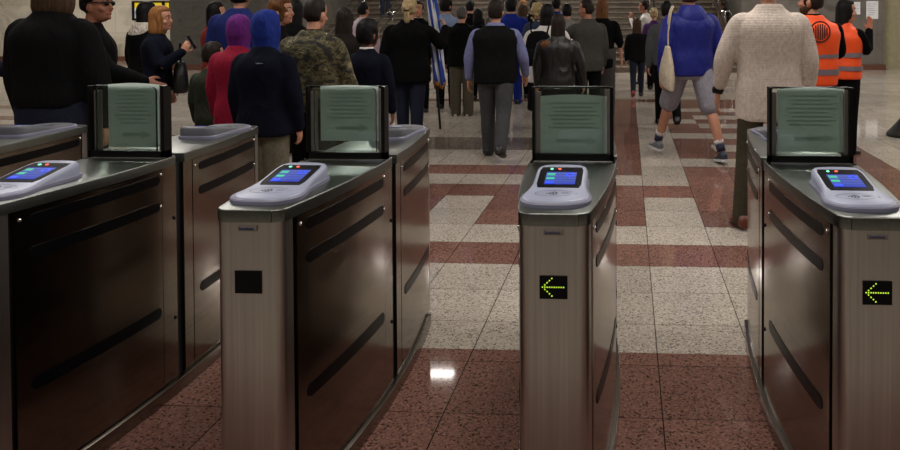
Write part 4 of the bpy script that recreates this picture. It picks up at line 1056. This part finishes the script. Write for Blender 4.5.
# ----- far left group
p = mk(53, 172, .0, 1.82, 'brown-haired person in black jacket and jeans, back turned, beyond the two left gates', headk=1.06, wf=.98, arms=({'out': .08}, {'out': .2}), vox=.009)
p.body(); p.hair('bob', 'brown'); p.face(); p.top(BLK2, 'jacket', .95, .045, .0); p.trousers(JEAN, loose=.03); p.shoes(SH_B)
p = mk(91, 140, -1.05, 1.715, 'person in black sweater and sunglasses, head in profile facing right', wf=1.25, hyaw=-.45, skin='mid', arms=({'out': .1}, {'elbow': (.07, .13, -.23), 'wrist': (.01, .22, -.09), 'hand': (0, .9, -.4)}), vox=.009)
p.body(); p.hair('crop', 'black'); p.face(); p.brows(hmat('black')); p.top(BLK, 'sweater', .86, .04); p.trousers(BLK); p.shoes(SH_B)
bm = bmesh.new(); M = p.MH
for sx in (-1, 1): ball(bm, (sx * .034, .097, .013), (.027, .007, .019), M)
tube(bm, [M @ Vector((-.066, .085, .02)), M @ Vector((0, .104, .02)), M @ Vector((.066, .085, .02))], [.0045] * 3, 6, 3)
for sx in (-1, 1): tube(bm, [M @ Vector((sx * .066, .085, .02)), M @ Vector((sx * .082, .03, .018)), M @ Vector((sx * .085, -.01, .01))], [.0045] * 3, 6, 3)
p.raw(bm, 'sunglasses', M_BLACK)
p = mk(144, 88, -.35, 1.66, 'black-haired person in long black coat with cream fur hood, left of the ginger bob', female=True, wf=1.15, hyaw=-.3)
p.body(); p.hair('bob', 'black'); p.top(BLK, 'coat', .6, .035, .02, hood=FUR); p.trousers(BLK); p.shoes(SH_B)
p = mk(157, 104, -1.25, 1.595, 'person with ginger bob in navy jacket, in profile looking at a phone', female=True, wf=1.08, hyaw=-.2, arms=({'out': .1}, {'elbow': (.05, .10, -.25), 'wrist': (.0, .20, .14), 'hand': (-.1, .5, .8), 'curl': .8}), vox=.009)
p.body(); p.hair('bob', 'ginger'); p.face(); p.brows(hmat('brown')); p.top(NAVY, 'jacket', .86, .025); bm = bmesh.new()
rings(bm, [(0, 0, .815 + p.dz, .168 * p.wf, .128), (0, 0, .87 + p.dz, .168 * p.wf, .13)], 26, 2, 2.3); p.fin(bm, 'shirt_hem', WHT, .012, 2); p.trousers(BLK); p.shoes(SH_B)
wp = p.root.matrix_basis @ (p.U @ (p.A[1][2] + p.A[(1, 'hd')] * .12 + Vector((-.02, .02, 0))))
ph = obj('phone', boxmesh(-.036, .036, -.004, .004, -.07, .07, M_BEZEL, .004)); ph.location = wp; ph.rotation_euler = (-.5, 0, -1.25 + PI); tag(ph, 'dark phone held up by the person with the ginger bob', 'phone')
hb = p.root.matrix_basis @ (p.U @ Vector((.06, .23, .84 + p.dz)))
hbg = empty('handbag', hb, -1.0); tag(hbg, 'black handbag hanging beside the navy jacket of the ginger bob', 'bag')
bm = bmesh.new(); rings(bm, [(0, 0, 0, .12, .05), (0, 0, .03, .16, .07), (0, 0, .2, .15, .06), (0, 0, .29, .11, .04), (0, 0, .31, .05, .02)], 22, 3, 2.6); obj('bag_body', remesh(bm, .012, LEATH, 3), hbg)
bm = bmesh.new(); tube(bm, [(-.09, 0, .27), (-.06, 0, .42), (0, 0, .47), (.06, 0, .42), (.09, 0, .27)], [.011] * 5, 8, 4); obj('strap', mesh_of(bm, BLK, True), hbg)
p = mk(-92, 154, .0, 1.75, 'person in dark navy sleeve at the left edge of the picture, mostly outside the frame', wf=1.1, arms=(None, {'elbow': (.25, .0, -.17), 'wrist': (.17, .03, -.06), 'hand': (.6, 1, 0)}))
p.body(); p.hair('short', 'dark'); p.top(NAVY, 'jacket', .86, .035); p.trousers(BLK); p.shoes(SH_B)

# ----- black stand at the right edge
a = atz(902, 139, 0)
sd = empty('barrier_stand', (a.x + .10, a.y + .22, 0)); tag(sd, 'black rubber foot of a stand with grey post at the right edge', 'stand')
bm = bmesh.new(); rings(bm, [(0, 0, 0, .20, .20), (0, 0, .03, .20, .20), (0, 0, .055, .18, .18), (0, 0, .2, .055, .055), (0, 0, .23, .04, .04)], 28, 2); obj('base', mesh_of(bm, plain('rubber', (.012, .012, .012), .6), True), sd)
bm = bmesh.new(); tube(bm, [(0, 0, .2), (0, 0, 1.0)], [.03, .03], 14, 1); obj('post', mesh_of(bm, M_ALU, True), sd)

# ------------------------------------------------------------------ light
w = bpy.data.worlds.new('world'); S.world = w; w.use_nodes = True
w.node_tree.nodes['Background'].inputs[0].default_value = (1, .95, .88, 1); w.node_tree.nodes['Background'].inputs[1].default_value = .05
def area(name, x, y, sx, sy, power, z=4.42, col=(1, .94, .88)):
    l = bpy.data.lights.new(name, 'AREA'); l.shape = 'RECTANGLE'; l.size = sx; l.size_y = sy; l.energy = power; l.color = col
    o = bpy.data.objects.new(name, l); COL.objects.link(o); o.location = (x, y, z); return o
KEY = 1.0
for x, y, sx, sy, pw in ((-4.5, 5.2, 1.2, 3.0, 110), (.6, 5.2, 1.2, 3.0, 110), (5.0, 5.0, 1.2, 3.0, 95), (-1.2, .9, 2.5, .8, 60), (-5.0, 0, 2.5, .8, 45), (2.6, 0, 2.5, .8, 45), (-1, -4, 2.5, .8, 40),
                         (-16, 13, 1.2, 4.0, 260), (-18, 19, 3, 1.2, 280), (10, 11, 1.2, 4.0, 270), (12, 17.5, 2.0, 1.2, 150), (-3.1, 11.65, .42, .16, 9), (-6, 16.6, 1.6, .5, 150), (-1.45, 16.6, .7, .5, 120), (4.5, 16.6, 1.4, .5, 140), (-7.5, 11, 1.6, .8, 110), (4.4, 10, 1.0, .8, 90)):
    area('ceiling_lamp_and_fill', x, y, sx, sy, pw * KEY)  # added unseen fill lights, plus the small lamp mirrored in the floor
for lx in (-6.5, .2): area('stair_fill', lx, 20, 2.4, 1.2, 300, 8.0)  # unseen fills added above the stair to brighten its steps
S.view_settings.view_transform = 'Standard'; S.view_settings.look = 'None'; S.view_settings.gamma = 1; S.view_settings.use_curve_mapping = False
S.view_settings.exposure = 0
S.cycles.use_denoising = True
S.cycles.max_bounces = 8; S.cycles.transparent_max_bounces = 16
